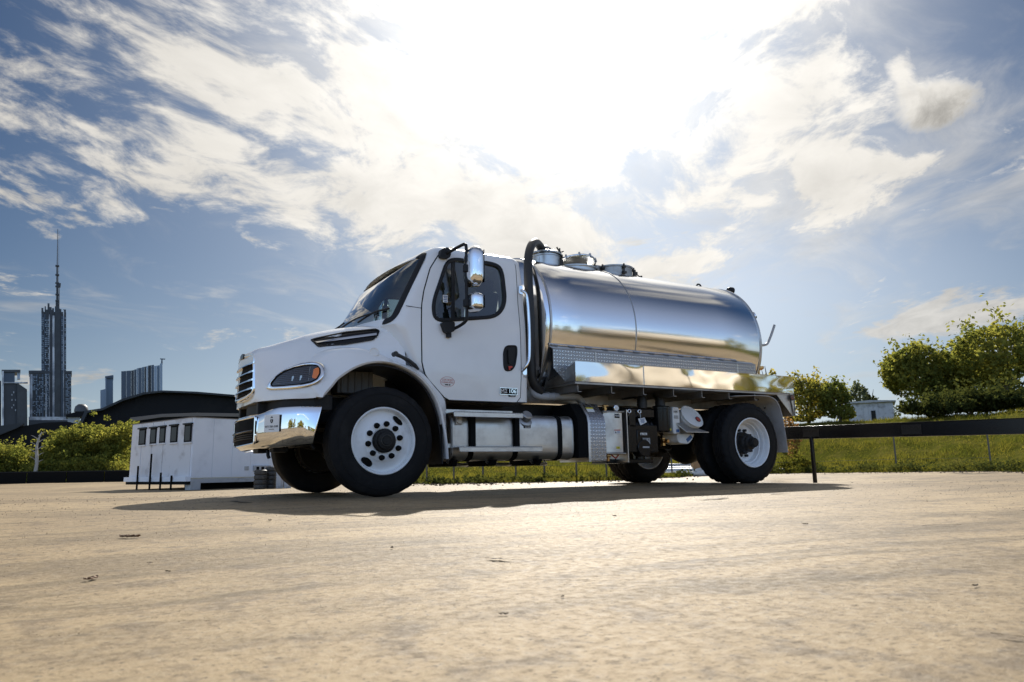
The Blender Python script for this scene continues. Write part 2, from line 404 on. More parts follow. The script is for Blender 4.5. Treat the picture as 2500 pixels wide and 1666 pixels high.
def polar_sheet(name, azs, radii, zf, m):
    mb = MB(); n = len(azs); k = len(radii(0))
    for a in azs:
        for r in radii(a): p = pol(a, r, zf(a, r)); mb.v.append(tuple(p))
    for i in range(n-1):
        for j in range(k-1): mb.f.append((i*k+j, (i+1)*k+j, (i+1)*k+j+1, i*k+j+1))
    mb.m = [0]*len(mb.f); return mb.build(name, m, None, 180)
def concrete():
    m = mat('worn_concrete', (.40, .345, .275), .70, spec=.12); t = m.node_tree; b = t.nodes['Principled BSDF']
    c = t.nodes.new('ShaderNodeTexCoord').outputs['Object']
    mp = t.nodes.new('ShaderNodeMapping'); mp.inputs['Rotation'].default_value = (0, 0, R(28)); mp.inputs['Scale'].default_value = (.35, 1.3, 1); t.links.new(c, mp.inputs[0]); s_ = mp.outputs[0]
    big = noise(t, c, .28, 5, .6); mid = noise(t, s_, 1.6, 8, .62, .4); fine = noise(t, c, 42, 7, .75); mott = noise(t, c, 7.5, 8, .7); speck = noise(t, c, 90, 3, .6)
    col = mixc(t, big.step(.40, .66), (.345, .258, .146), (.235, .174, .100))
    col = mixc(t, mid.step(.45, .66)*.66, col, (.140, .106, .062))
    col = mixc(t, mott.step(.47, .66)*.72, col, (.125, .095, .064))
    col = mixc(t, fine.step(.48, .70)*.66, col, (.120, .092, .064))
    col = mixc(t, fine.step(.50, .30)*.40, col, (.36, .295, .195))
    col = mixc(t, speck.step(.58, .68)*.75, col, (.085, .065, .045))
    pits = noise(t, c, 19, 5, .65); col = mixc(t, pits.step(.60, .70)*.72, col, (.105, .080, .050))
    st = noise(t, mp.outputs[0], .9, 9, .7, 1.2)
    col = mixc(t, st.step(.57, .66)*.62, col, (.105, .080, .048))
    t.links.new(col, b.inputs['Base Color']); t.links.new((fine.step(.35, .7, .50, .74)+mid*.06).k, b.inputs['Roughness'])
    h = fine*.75+mott*.75+speck*.16+noise(t, s_, 2.2, 6, .6)*.7
    n = t.nodes.new('ShaderNodeBump'); n.inputs['Distance'].default_value = .007; n.inputs['Strength'].default_value = .9; t.links.new(h.k, n.inputs['Height']); t.links.new(n.outputs[0], b.inputs['Normal'])
    return m
M['concrete'] = concrete()
M['soil'] = mat('dry_soil', (.10, .085, .055), .9, var=(.05, (.06, .07, .03), .4, .6))
M['turf'] = mat('grass_turf', (.062, .066, .012), 1.0, var=(1.3, (.11, .098, .022), .42, .66), bump=(9, .06), spec=0.)
q = 1.045
RADII = [0.02]+[.25*q**i for i in range(125)]
RADII = [r for r in RADII if r < 62]
polar_sheet('concrete_lot', list(np.arange(-20, 80.01, .5))+list(np.arange(84, 340.01, 4)), lambda a: [min(r, edge(a)+1.2) if r > 1 else r for r in RADII], lotz, M['concrete'])['kind'] = 'structure'
polar_sheet('grass_bank', list(np.arange(-20, 80.01, .5))+list(np.arange(84, 340.01, 4)), lambda a: [edge(a)-.12+k for k in (0, .12, .25, .4, .7, 1.1, 1.6, 2.2, 3, 4, 5.2, 6.5, 8, 10, 12, 14, 17, 20, 26, 35, 50, 65, 80, 100, 140)], bankz, M['turf'])['kind'] = 'structure'
gp = MB(); gp.add([(3500*math.cos(t), 3500*math.sin(t), -.75) for t in np.linspace(0, 2*PI, 64, endpoint=False)], [tuple(range(64))]); gp.build('ground', M['soil'])['kind'] = 'structure'
# ================================================================== THE TANKER TRUCK (x runs to the rear, -y faces the camera)
def lines(n, w, o, right, up, gap, m, parent, h=None, name='print_line'):
    """rows of print too small to read"""
    r = Vector(right).normalized(); u = Vector(up).normalized(); nn = r.cross(u); mb = MB(); h = h or gap*.45
    for i in range(n):
        c = Vector(o)+u*gap*((n-1)/2-i); ww = w*(1, .8, .92, .7)[i % 4]/2
        q = [c+r*a*ww+u*b*h/2+nn*d for d in (0, .0006) for a, b in ((-1, -1), (1, -1), (1, 1), (-1, 1))]; mb.add(q, [(4, 5, 6, 7), (0, 1, 5, 4), (1, 2, 6, 5), (2, 3, 7, 6), (3, 0, 4, 7)])
    o_ = mb.build(name, m, parent, 0)
    if n > 1: o_['kind'] = 'stuff'
    return o_
truck = thing('tank_truck', 'white septic tank truck with polished steel tank parked across the concrete lot', 'truck')
def wcab(z): return float(np.interp(z, [.9, 1.2, 1.6, 1.8, 2.1, 2.4, 2.5, 2.54, 2.57, 2.59, 2.605, 2.612], [1.045, 1.06, 1.05, 1.035, 1.005, .965, .945, .915, .87, .78, .60, .30]))
def cxe(z): return float(np.interp(z, [.93, 1.2, 1.3, 1.6, 1.665, 2.43, 2.5, 2.54, 2.57, 2.59, 2.605, 2.612], [.67, .43, .31, .24, .205, .525, .575, .62, .70, .80, .95, 1.1]))
def cbow(z): return float(np.interp(z, [1.3, 1.66, 2.1, 2.3, 2.43, 2.5, 2.54, 2.57, 2.612], [0, .29, .24, .20, .145, .095, .065, .04, .0]))
def cxr(z): return float(np.interp(z, [.9, 2.3, 2.5, 2.54, 2.57, 2.59, 2.605, 2.612], [1.69, 1.69, 1.68, 1.66, 1.62, 1.55, 1.45, 1.3]))
def cfront(y, z): return cxe(z)-cbow(z)*(1-min(1, abs(y)/wcab(z))**2.3)
def cab_ring(z, d=0.):
    w = wcab(z)-d; xr = cxr(z)-d; rc = min(.07, w*.3); rr = min(.09, w*.3); h = []
    yf = w-rc
    for i in range(14): y = yf*i/13; h.append((cfront(y, z)+d, y))
    P0, P1, P2 = Vector(h[-1]), Vector((cfront(w, z)+d, w)), Vector((cfront(w, z)+d+rc, w))
    for i in range(1, 6): t = i/5; h.append(tuple(P0*(1-t)**2+P1*2*t*(1-t)+P2*t*t))
    xs = h[-1][0]
    for i in range(1, 8): h.append((xs+(xr-rr-xs)*i/8, w))
    for i in range(7): a = PI/2*i/6; h.append((xr-rr+rr*math.sin(a), w-rr+rr*math.cos(a)))
    for i in range(1, 5): h.append((xr, (w-rr)*(1-i/4)))
    return [(x, -y, z) for x, y in h]+[(x, y, z) for x, y in h[-2:0:-1]]
ZL = [.93, .96, 1.0, 1.08, 1.2, 1.3, 1.45, 1.6, 1.665, 1.72, 1.8, 1.9, 2.0, 2.1, 2.2, 2.3, 2.4, 2.43, 2.46, 2.5, 2.52, 2.54, 2.555, 2.57, 2.58, 2.59, 2.605, 2.612]
def cab_side(x, z, off=0.): return (x, -(wcab(z)+off), z)
def ws(y, z, off=0.): return (cfront(y, z)-off, y, z)
WIN = rounded([(.745, 2.435), (.535, 1.90), (.555, 1.70), (1.30, 1.815), (1.432, 1.98), (1.425, 2.39), (1.33, 2.455)], .13, 6)
WSO = rounded([(-.935, 2.475), (-.965, 1.69), (.965, 1.69), (.935, 2.475)], .11, 7)
shell = MB().loft([cab_ring(z) for z in ZL]).build('cab', [M['white'], M['interior']], truck, 40)
inner = MB().loft([cab_ring(z, .055) for z in [1.02, 1.1, 1.2, 1.3, 1.45, 1.6, 1.8, 2.0, 2.2, 2.4, 2.5, 2.535]], mi=1).build('inner', [M['white'], M['interior']])
sidecut = MB().prism(scale_poly(WIN, .925), 'y', -1.6, 1.6, 1).build('sidecut', [M['white'], M['interior']])
frontcut = MB().prism(inset_poly(WSO, .05), 'x', -1.2, .72, 1).build('frontcut', [M['white'], M['interior']])
rearcut = MB().prism(rounded([(-.5, 1.75), (.5, 1.75), (.48, 2.28), (-.48, 2.28)], .08), 'x', 1.4, 2.0, 1).build('rearcut', [M['white'], M['interior']])
for c in (inner, sidecut, frontcut, rearcut):
    b = shell.modifiers.new('cut', 'BOOLEAN'); b.operation = 'DIFFERENCE'; b.object = c; b.solver = 'EXACT'
bpy.context.view_layer.update(); apply_mods(shell)
for c in (inner, sidecut, frontcut, rearcut): bpy.data.objects.remove(c)
shell.data.set_sharp_from_angle(angle=R(40))
# --- windscreen
windscreen = patch(MB(), inset_poly(WSO, .035), ws, .002, rings=14).build('windscreen', M['windscreen'], truck, 60)
ring_patch(MB(), inset_poly(WSO, -.012), inset_poly(WSO, .052), ws, .012, .014, .006).build('windscreen_rubber', M['black'], truck, 50)
def wiper(y0):
    a = Vector(ws(y0+.16, 1.70, .03)); e = Vector(ws(y0-.42, 1.83, .035)); m = Vector(ws(y0-.14, 1.80, .07))
    w = MB().tube([a, a+Vector((-.03, 0, .03)), m, e], [.016, .012, .009, .008], 8, smooth=4).build('wiper', M['black'], truck)
    pts = [Vector(ws(y0-.12-.06*i, 1.80+.012*i-.01*abs(i-3.5), .022)) for i in range(8)]
    MB().tube(pts, .011, 6).build('wiper_blade', M['black'], w)
wiper(-.30); wiper(.62)
# --- doors (a panel round the window, a dark gap behind its edge)
DOOR = [(.735, 2.535), (.64, 2.42), (.55, 2.28), (.468, 2.03), (.437, 1.87), (.428, 1.65), (.430, 1.27), (.47, 1.15), (.688, .938), (.72, .925), (1.53, .925), (1.556, .95), (1.570, 1.28), (1.576, 1.75), (1.57, 2.0), (1.585, 2.44), (1.575, 2.525), (1.55, 2.54)]
NP = 112; CD = (1.02, 1.95)
d_out = rays_polygon(CD, rounded(DOOR, .03, 4), NP); w_out = rays_polygon(CD, WIN, NP)
def mirrored(me): 
    m2 = me.copy(); m2.transform(Matrix.Scale(-1, 4, (0, 1, 0))); m2.flip_normals(); return m2
def both(o, parent):
    """the same part on the far side of the truck"""
    q = bpy.data.objects.new(o.name.split('.')[0], mirrored(o.data)); COL.objects.link(q); q.parent = parent
    for md in o.modifiers:
        if md.type == 'BEVEL':
            b = q.modifiers.new('bevel', 'BEVEL'); b.width = md.width; b.segments = 2; b.limit_method = 'ANGLE'; b.angle_limit = R(40)
    return q
door = ring_patch(MB(), d_out, w_out, cab_side, .008, .007, 0, 9).build('door', M['white'], truck, 40)
gap = ring_patch(MB(), inset_poly(d_out, -.011), inset_poly(d_out, .012), cab_side, .002, .004).build('door_seal', M['ink'], door)
wf_i = rays_polygon(CD, inset_poly(WIN, .036), NP)
wrub = ring_patch(MB(), rays_polygon(CD, inset_poly(WIN, -.004), NP), wf_i, cab_side, .013, .02, .006).build('window_rubber', M['black'], door, 50)
pane = patch(MB(), inset_poly(WIN, .03), cab_side, -.006, rings=6).build('window_pane', M['glass'], door)
bar = patch(MB(), [(.80, 2.42), (.842, 2.42), (.796, 1.73), (.758, 1.73)], cab_side, .004, .012).build('vent_window_bar', M['black'], door)
hp = rounded([(1.352, 1.45), (1.385, 1.525), (1.528, 1.538), (1.530, 1.45), (1.50, 1.31), (1.45, 1.25), (1.375, 1.245), (1.352, 1.29)], .04)
dh = patch(MB(), hp, cab_side, .010, .004); ring_patch(dh, hp, inset_poly(hp, .016), cab_side, .016, .006, .003)
dh.prism(rounded([(1.405, 1.485), (1.475, 1.49), (1.465, 1.33), (1.41, 1.325)], .02), 'y', -1.082, -1.068)
handle = dh.build('door_handle', M['black'], door)
MB().prism([(1.405, 1.30), (1.455, 1.303), (1.45, 1.285), (1.43, 1.283), (1.428, 1.262), (1.412, 1.262)], 'y', -1.084, -1.078).build('key_tag', M['redtag'], handle)
fard = both(door, truck)
for p in (gap, wrub, pane, bar): both(p, fard)
patch(MB(), [(.674, 2.008), (.731, 2.012), (.728, 1.93), (.672, 1.929)], cab_side, .0005, 0, 1).build('window_sticker', M['label'], door)
lines(4, .045, cab_side(.702, 1.968, .003), (1, 0, 0), (0, 0, 1), .018, M['blue'], door)
# badge and oval sticker on the door
bo = MB(); bo.prism(rounded([(1.308, 1.068), (1.308, 1.0), (1.40, 1.0), (1.40, 1.068)], .006, 2), 'y', -(wcab(1.03)+.016), -(wcab(1.03)+.006))
bad = bo.build('model_badge', M['dirt_iron'], door)
MB().prism([(1.402, 1.070), (1.402, 1.003), (1.512, 1.006), (1.512, 1.072)], 'y', -(wcab(1.03)+.016), -(wcab(1.03)+.006)).prism([(1.41, 1.0), (1.418, .98), (1.495, .982), (1.502, 1.0)], 'y', -(wcab(1.03)+.015), -(wcab(1.03)+.006), 0).build('badge_plate', M['ink'], bad)
fr = MB()
for xx0, xx1 in ((1.306, 1.401), (1.401, 1.514)):
    for z_ in (1.001, 1.0695): fr.box(((xx0+xx1)/2, -(wcab(1.03)+.017), z_), (xx1-xx0, .004, .0045))
    for x_ in (xx0, xx1): fr.box((x_, -(wcab(1.03)+.017), 1.035), (.0045, .0042, .07))
fr.build('badge_frame', M['chrome'], bad)
yb = -(wcab(1.03)+.0175)
text('badge_letters', 'M2', .062, (1.353, yb, 1.034), (1, 0, .12), (0, 0, 1), M['label'], bad)
text('badge_letters', '106', .064, (1.457, yb, 1.037), (1, 0, 0), (0, 0, 1), M['chrome'], bad)
text('badge_letters', 'PLUS', .022, (1.457, yb, .991), (1, 0, 0), (0, 0, 1), M['label'], bad)
ov = [(.701+.080*math.cos(2*PI*i/40), 1.104+.052*math.sin(2*PI*i/40)) for i in range(40)]
osk = patch(MB(), ov, cab_side, .010, .002, 1).build('oval_sticker', M['label'], door)
ring_patch(MB(), ov, scale_poly(ov, .95), cab_side, .0108, .001).build('sticker_border', M['redink'], osk)
yo = -(wcab(1.1)+.0115)
text('sticker_print', 'CERTIFIED', .027, (.701, yo, 1.122), (1, 0, 0), (0, 0, 1), M['redink'], osk)
text('sticker_print', 'CLEAN IDLE', .025, (.701, yo, 1.098), (1, 0, 0), (0, 0, 1), M['redink'], osk)
lines(1, .036, (.692, yo, 1.074), (1, 0, 0), (0, 0, 1), .014, M['ink'], osk, .010); lines(1, .014, (.725, yo, 1.074), (1, 0, 0), (0, 0, 1), .014, M['ink'], osk, .012)
# small dark seams of the cab
sm = MB(); sm.tube([cab_side(.432, 1.84, .001), cab_side(.34, 1.845, .001), (.265, -(wcab(1.85)-.004), 1.85)], .003, 6); sm.tube([cab_side(1.60, 1.20, .0), cab_side(1.68, 1.20, -.002)], .003, 6)
sm.build('panel_seam', M['ink'], truck)['kind'] = 'stuff'
# --- cab inside
def seat(y):
    s = MB(); s.box((1.08, y, 1.42), (.52, .52, .14)); s.box((1.36, y, 1.82), (.16, .50, .74), Matrix.Rotation(R(10), 3, 'Y')); s.box((1.44, y, 2.27), (.10, .30, .17), Matrix.Rotation(R(10), 3, 'Y')); s.box((1.08, y, 1.2), (.40, .40, .35))
    return s.build('seat', M['seat'], truck, bevel=.04)
seat(-.52); seat(.52)
dsh = MB(); dsh.prism([(.05, 1.60), (.32, 1.69), (.55, 1.66), (.64, 1.56), (.62, 1.2), (.4, 1.15)], 'y', -.80, .80); dsh.build('dashboard', M['interior'], truck, bevel=.03)
sw = MB(); axs = Vector((.8, 0, .55)); sw.torus((.78, -.52, 1.70), axs, .22, .015); sw.cyl((.55, -.52, 1.55), (.78, -.52, 1.70), .03); 
for a in (0, 2.1, 4.2):
    u = axs.normalized().orthogonal(); u.rotate(Matrix.Rotation(a, 3, axs)); sw.tube([(.78, -.52, 1.70), Vector((.78, -.52, 1.70))+u.normalized()*.22], .012, 6)
sw.build('steering_wheel', M['black'], truck)
# --- roof furniture
ml = MB(); ml.loft([[(.80+.085*k*math.cos(t), -.50+.035*k*math.sin(t), 2.585+h) for t in np.linspace(0, 2*PI, 16, endpoint=False)] for k, h in ((1.15, 0), (1.0, .02), (.8, .042), (.4, .052))])
mk = ml.build('roof_marker_light', M['amber'], truck)
for y in (.0, .50, .25, -.25):
    q = mk.copy(); COL.objects.link(q); q.location = (0, y+.5, .012 if abs(y) < .3 else 0)
hb = MB(); hb.lathe([(.0, 0), (.045, .0), (.06, .02), (.062, .04), (.05, .09), (.03, .16), (.022, .30), (.02, .34)], (1.02, -.42, 2.68), (1, 0, 0), 20); hb.box((1.2, -.42, 2.63), (.05, .04, .08)); hb.build('air_horn', M['chrome'], truck)
MB().prism([(1.40, 2.60), (1.56, 2.74), (1.58, 2.74), (1.58, 2.60)], 'y', -.31, -.29).build('roof_fin', M['grey'], truck)
# --- mirror on its tube arm
ma = MB(); ma.tube([(.71, -.985, 2.45), (.80, -1.20, 2.505), (.815, -1.245, 2.50), (.822, -1.262, 2.45), (.822, -1.262, 2.1), (.822, -1.262, 1.76), (.815, -1.245, 1.70), (.79, -1.16, 1.665), (.745, -1.045, 1.635)], .0165, 12, smooth=4)
ma.prism(rounded([(.64, 2.40), (.66, 2.50), (.74, 2.53), (.775, 2.47), (.75, 2.405)], .03), 'y', -1.02, -.95); ma.prism(rounded([(.62, 1.70), (.76, 1.715), (.76, 1.62), (.70, 1.59), (.655, 1.60)], .02), 'y', -1.12, -1.03); ma.cyl((.71, -1.08, 1.64), (.71, -1.08, 1.555), .028)
for z in (2.245, 1.885): ma.cyl((.822, -1.262, z-.035), (.822, -1.262, z+.035), .036, 14); ma.box((.86, -1.27, z), (.07, .04, .05))
arm = ma.build('mirror_arm', M['black'], truck, bevel=.004)
def mirror_head(zc, h, w, dpt, x0, name):
    rings = []
    for t in np.linspace(-1, 1, 13):
        k = (1-abs(t)**5)**.35 if abs(t) < 1 else .35; k = max(k, .55)
        ring = []
        for a in np.linspace(0, 2*PI, 28, endpoint=False):
            ca_, sa_ = math.cos(a), math.sin(a); ring.append((x0+dpt*abs(ca_)**.6*np.sign(ca_)*k*(.75 if ca_ > 0 else 1), -1.285+w*abs(sa_)**.5*np.sign(sa_)*k, zc+h*t))
        rings.append(ring)
    return MB().loft(rings).build(name, M['chrome'], truck, 60)
mh = mirror_head(2.265, .205, .125, .085, .90, 'mirror'); ms = mirror_head(1.895, .092, .115, .075, .905, 'mirror')
for o_, zc, h in ((mh, 2.265, .17), (ms, 1.895, .065)):
    MB().box((.966, -1.285, zc), (.006, .19, h*2)).build('mirror_glass', M['gloss_black'], o_, bevel=.002)
for o_ in (arm, mh, ms): both(o_, truck)
# --- grab handle behind the door
gh = MB(); gh.tube([(1.60, -1.055, 2.15), (1.612, -1.085, 2.13), (1.645, -1.10, 2.06), (1.655, -1.112, 1.75), (1.642, -1.122, 1.42), (1.605, -1.118, 1.31), (1.585, -1.07, 1.265)], .0165, 12, smooth=5)
gh.prism(rounded([(1.60, 2.215), (1.65, 2.215), (1.65, 2.12), (1.60, 2.12)], .02), 'y', -1.012, -.995); gh.prism(rounded([(1.59, 1.305), (1.64, 1.305), (1.64, 1.22), (1.59, 1.22)], .02), 'y', -1.072, -1.05)
both(gh.build('grab_handle', M['chrome'], truck), truck)

# --- hood
HS = [(-1.025, .055, [(0, 1.40), (.20, 1.395), (.33, 1.385), (.40, 1.34), (.43, 1.20), (.445, 1.05), (.45, .95), (.43, .90)]),
      (-.97, .05, [(0, 1.44), (.22, 1.437), (.38, 1.425), (.47, 1.37), (.535, 1.20), (.575, 1.06), (.585, .96), (.585, .90)]),
      (-.90, .04, [(0, 1.465), (.26, 1.46), (.43, 1.45), (.545, 1.385), (.635, 1.21), (.695, 1.06), (.71, .96), (.71, .90)]),
      (-.80, .03, [(0, 1.50), (.30, 1.495), (.49, 1.485), (.62, 1.405), (.75, 1.23), (.845, 1.06), (.865, .96), (.865, .90)]),
      (-.68, .02, [(0, 1.545), (.34, 1.54), (.56, 1.525), (.69, 1.45), (.86, 1.25), (.985, 1.08), (1.01, .97), (1.01, .895)]),
      (-.56, .01, [(0, 1.59), (.40, 1.585), (.62, 1.565), (.755, 1.48), (.92, 1.31), (1.07, 1.14), (1.12, .98), (1.125, .90)]),
      (-.30, 0, [(0, 1.66), (.45, 1.655), (.69, 1.625), (.82, 1.54), (.91, 1.39), (1.0, 1.25), (1.1, 1.0), (1.12, .9)]),
      (0, 0, [(0, 1.715), (.48, 1.705), (.735, 1.67), (.85, 1.59), (.93, 1.43), (.99, 1.27), (1.05, 1.0), (1.07, .9)]),
      (.275, 0, [(0, 1.73), (.5, 1.72), (.77, 1.68), (.89, 1.60), (.97, 1.43), (1.01, 1.27), (1.05, 1.0), (1.06, .9)])]
prof = [catmull([Vector((s[0], p[0], p[1])) for p in s[2]], 5) for s in HS]
grid = [catmull([pr[i] for pr in prof], 5) for i in range(len(prof[0]))]       # [profile point][station]
bows = np.interp([g.x for g in grid[0]], [s[0] for s in HS], [s[1] for s in HS])
NS = len(grid[0])
def hs_y(x, z):
    xs = []; ys = []
    for k in range(NS):
        col = [grid[i][k] for i in range(12, len(grid))]
        xs.append(col[0].x); ys.append(np.interp(-z, [-c.z for c in col], [c.y for c in col]))
    return float(np.interp(x, xs, ys))
def hood_side(x, z, off=0.): return (x, -(hs_y(x, z)+off), z)
rings = []
for k in range(NS):
    h = [(g[k].x-bows[k]*max(0, 1-(g[k].y/.45)**2), g[k].y, g[k].z) for g in grid]
    rings.append([(x, -y, z) for x, y, z in h]+[(x, y, z) for x, y, z in h[::-1]])
hood = MB().loft(rings).build('hood', [M['white'], M['black']], truck, 50)
def cutter(o, mb):
    c = mb.build('cut', [M['white'], M['black']]); b = o.modifiers.new('cut', 'BOOLEAN'); b.operation = 'DIFFERENCE'; b.object = c; b.solver = 'EXACT'; return c
cuts = [cutter(hood, MB().cyl((-.03, -1.6, .53), (-.03, -.45, .53), .70, 64, 1)), cutter(hood, MB().cyl((-.03, .45, .53), (-.03, 1.6, .53), .70, 64, 1))]
bpy.context.view_layer.update(); apply_mods(hood); hood.data.set_sharp_from_angle(angle=R(35))
for c in cuts: bpy.data.objects.remove(c)
# fender: a flared lip swept round the wheel
A = [(-.575, .895), (-.50, .99), (-.43, 1.075), (-.264, 1.186), (-.084, 1.238), (.085, 1.232), (.231, 1.184), (.36, 1.11), (.482, .985), (.558, .844), (.606, .655), (.639, .475), (.653, .338)]
C = [(-.60, .90), (-.64, 1.06), (-.60, 1.22), (-.44, 1.325), (-.21, 1.357), (-.01, 1.315), (.20, 1.235), (.39, 1.165), (.53, 1.03), (.640, .89), (.655, .72), (.668, .52), (.677, .338)]
A = catmull([Vector((a[0], 0, a[1])) for a in A], 5); C = catmull([Vector((a[0], 0, a[1])) for a in C], 5); NF = len(A); rings = []
for i in range(NF):
    t = i/(NF-1); a, c = A[i], C[i]; n = (c-a).normalized(); wd = (c-a).length
    hy = hs_y(min(c.x, .27), c.z); e = min(1, max(0, (c.x+.62)/.25)); yc = max(hy+.004, (1-e)*hy+e*1.125) if c.x < .3 else 1.12
    ya = 1.165 if t > .12 else 1.165-(.12-t)*.2
    b = c+n*min(.085, .02+wd*.5); hb_ = hs_y(min(b.x, .27), min(b.z, 1.6)) if b.x < .27 else 1.035
    rings.append([(a.x-n.x*.004, -.80, a.z-n.z*.004), (a.x-n.x*.004, -(ya-.03), a.z-n.z*.004), (a.x, -ya, a.z), (a.x+n.x*min(.02, wd*.3), -(ya+.012), a.z+n.z*min(.02, wd*.3)), tuple(Vector((a.x, -(ya+.008), a.z)).lerp(Vector((c.x, -yc, c.z)), .55)),
                  (c.x, -yc, c.z), (c.x+n.x*.018, -(yc-.018), c.z+n.z*.018), (b.x, -(hb_-.014), b.z), (b.x, -.85, b.z)])
fender = MB().loft(rings).build('fender', M['white'], truck, 42)
both(fender, truck)
# dark liner inside the arch and the flap behind the front wheel
ln = MB(); path = [(-.72, .62), (-.66, .85), (-.53, 1.02), (-.33, 1.16), (-.05, 1.215), (.2, 1.17), (.40, 1.04), (.53, .82), (.585, .58), (.60, .30)]
P2 = catmull([Vector((a[0], 0, a[1])) for a in path], 4)
ln.loft([[(p.x, -1.13, p.z), (p.x, -.62, p.z), (p.x*1.02, -.62, p.z+.012), (p.x*1.02, -1.13, p.z+.012)] for p in P2[9:]])
ln.box((.605, -.90, .50), (.012, .50, .42))
both(ln.build('wheel_arch_liner', M['black'], truck), truck)
# engine bay seen through the arch
eb = MB(); eb.box((.02, 0, 1.04), (1.5, .88, .62)); eb.box((-.35, 0, .82), (.6, .7, .3)); eb.cyl((-.5, -.44, 1.0), (-.5, -.52, 1.0), .11); eb.build('engine_block', M['iron'], truck, bevel=.02)
ab = MB(); ab.box((-.13, -.60, 1.10), (.36, .22, .22))
for i in range(5): ab.box((-.27+i*.07, -.715, 1.10), (.022, .02, .21))
ab.box((-.42, -.56, 1.06), (.13, .16, .10)); ab.build('air_filter_box', M['greyplas'], truck, bevel=.008)
# hood vent with a bright blade
VO = rounded([(-.597, 1.492), (-.55, 1.512), (-.268, 1.588), (.03, 1.637), (.062, 1.615), (.022, 1.54), (-.03, 1.497), (-.30, 1.435), (-.552, 1.402)], .02)
def vent(sgn):
    v = ring_patch(MB(), VO, inset_poly(VO, .016), hood_side, .012, .016, .004)
    patch(v, inset_poly(VO, .012), hood_side, .004, 0, 4)
    o = v.build('hood_vent', M['gloss_black'], truck, 50)
    b = patch(MB(), [(-.565, 1.463), (-.40, 1.497), (-.2, 1.538), (.018, 1.580), (.014, 1.556), (-.2, 1.513), (-.40, 1.474), (-.55, 1.450)], hood_side, .018, .016, 2).build('vent_blade', M['chrome'], o)
    return o, b
vo, vb = vent(1); q = both(vo, truck); both(vb, q)
# side marker lamp, hood latch, hood seam
sl = MB(); sl.lathe([(.0, -.02), (.052, -.02), (.05, .012), (.042, .016), (.034, .008), (.0, .012)], (-.094, -1.118, 1.341), (0, -1, .45), 24); both(sl.build('side_marker', M['label'], truck), truck)
lt = MB(); lt.tube([(.112, -1.135, 1.338), (.17, -1.155, 1.312), (.24, -1.16, 1.28), (.31, -1.15, 1.235), (.355, -1.14, 1.20)], [.022, .017, .020, .022, .012], 10); lt.cyl((.112, -1.10, 1.338), (.112, -1.16, 1.338), .024); lt.box((.255, -1.15, 1.262), (.10, .03, .028), Matrix.Rotation(R(38), 3, 'Y'))
both(lt.build('hood_latch', M['rubber'], truck), truck)
hsm = MB(); hsm.tube([(.278, -.30, 1.725), (.279, -.60, 1.706), (.281, -.78, 1.675), (.281, -.885, 1.605), (.281, -.94, 1.50), (.281, -.985, 1.36)], .008, 8, smooth=3); hsm.build('hood_seal', M['black'], truck)
# --- grille
def gx(y, z): return -1.002-.055*(1-min(1, abs(y)/.45)**2)+(z-1.1)*.04
def grille_fn(y, z, off=0.): return (gx(y, z)-off, y, z)
GO = rounded([(-.385, 1.385), (-.435, .985), (-.25, .945), (0, .935), (.25, .945), (.435, .985), (.385, 1.385), (0, 1.405)], .06)
gr = ring_patch(MB(), GO, inset_poly(GO, .030), grille_fn, .026, .06, .008).build('grille_frame', M['chrome'], truck, 50)
patch(MB(), inset_poly(GO, .02), grille_fn, .010, 0, 10).build('grille_mesh', M['ink'], gr)
for i in range(4):
    zc = 1.285-.083*i; rg = []
    for y in np.linspace(-.402, .402, 31):
        zz_ = zc-.010*(1-(y/.42)**2); x = gx(y, zz_)-.026; hw = .013+.007*(abs(y) > .30)
        rg.append([(x-.018, y, zz_-hw*.4), (x-.016, y, zz_+hw*.5), (x+.024, y, zz_+hw+.008), (x+.026, y, zz_-hw*.2)])
    MB().loft(rg).build('grille_slat', M['chrome'], gr, 50)
ep = MB(); ep.prism(rounded([(-.075, 1.365), (.075, 1.365), (.085, 1.41), (0, 1.425), (-.085, 1.41)], .02), 'x', -1.082, -1.0); ep.build('hood_emblem', M['gloss_black'], truck, bevel=.006)
# --- headlights
HO = rounded([(-.960, .998), (-.957, 1.045), (-.926, 1.100), (-.864, 1.163), (-.790, 1.206), (-.714, 1.236), (-.636, 1.246), (-.575, 1.240), (-.546, 1.196), (-.552, 1.136), (-.580, 1.068), (-.629, 1.020), (-.703, .997), (-.825, .990)], .03)
HI = [(-.938, 1.026), (-.934, 1.062), (-.895, 1.123), (-.843, 1.165), (-.769, 1.197), (-.699, 1.214), (-.633, 1.217), (-.598, 1.204), (-.585, 1.167), (-.592, 1.115), (-.620, 1.064), (-.662, 1.038), (-.734, 1.025), (-.852, 1.022)]
ch = (-.74, 1.11); ho = rays_polygon(ch, HO, 72); hi = rays_polygon(ch, HI, 72)
hl = patch(MB(), hi, hood_side, .022, .0, 7).build('headlight', M['lens'], truck, 50)
bz = ring_patch(MB(), ho, hi, hood_side, .024, .045, .010).build('headlight_bezel', M['chrome'], hl, 50)
rb = MB(); ring_patch(rb, hi, inset_poly(hi, .010), hood_side, .027, .02, .0); rbo = rb.build('headlight_gasket', M['ink'], hl)
AM = rounded([(-.633, 1.168), (-.598, 1.182), (-.588, 1.159), (-.597, 1.115), (-.628, 1.068), (-.655, 1.081), (-.643, 1.124)], .015)
am = patch(MB(), AM, hood_side, .026, .004, 2).build('turn_signal', M['amber'], hl)
st = MB()
for i in range(9):
    z_ = 1.040+.0185*i; x0 = float(np.interp(z_, [1.0, 1.06, 1.12, 1.165, 1.195, 1.21], [-.936, -.932, -.893, -.84, -.765, -.70]))+.015; x1 = -.655 if i > 1 else -.67
    st.tube([hood_side(x0+(x1-x0)*t, z_+.008*t, .023) for t in np.linspace(0, 1, 6)], .0022, 4)
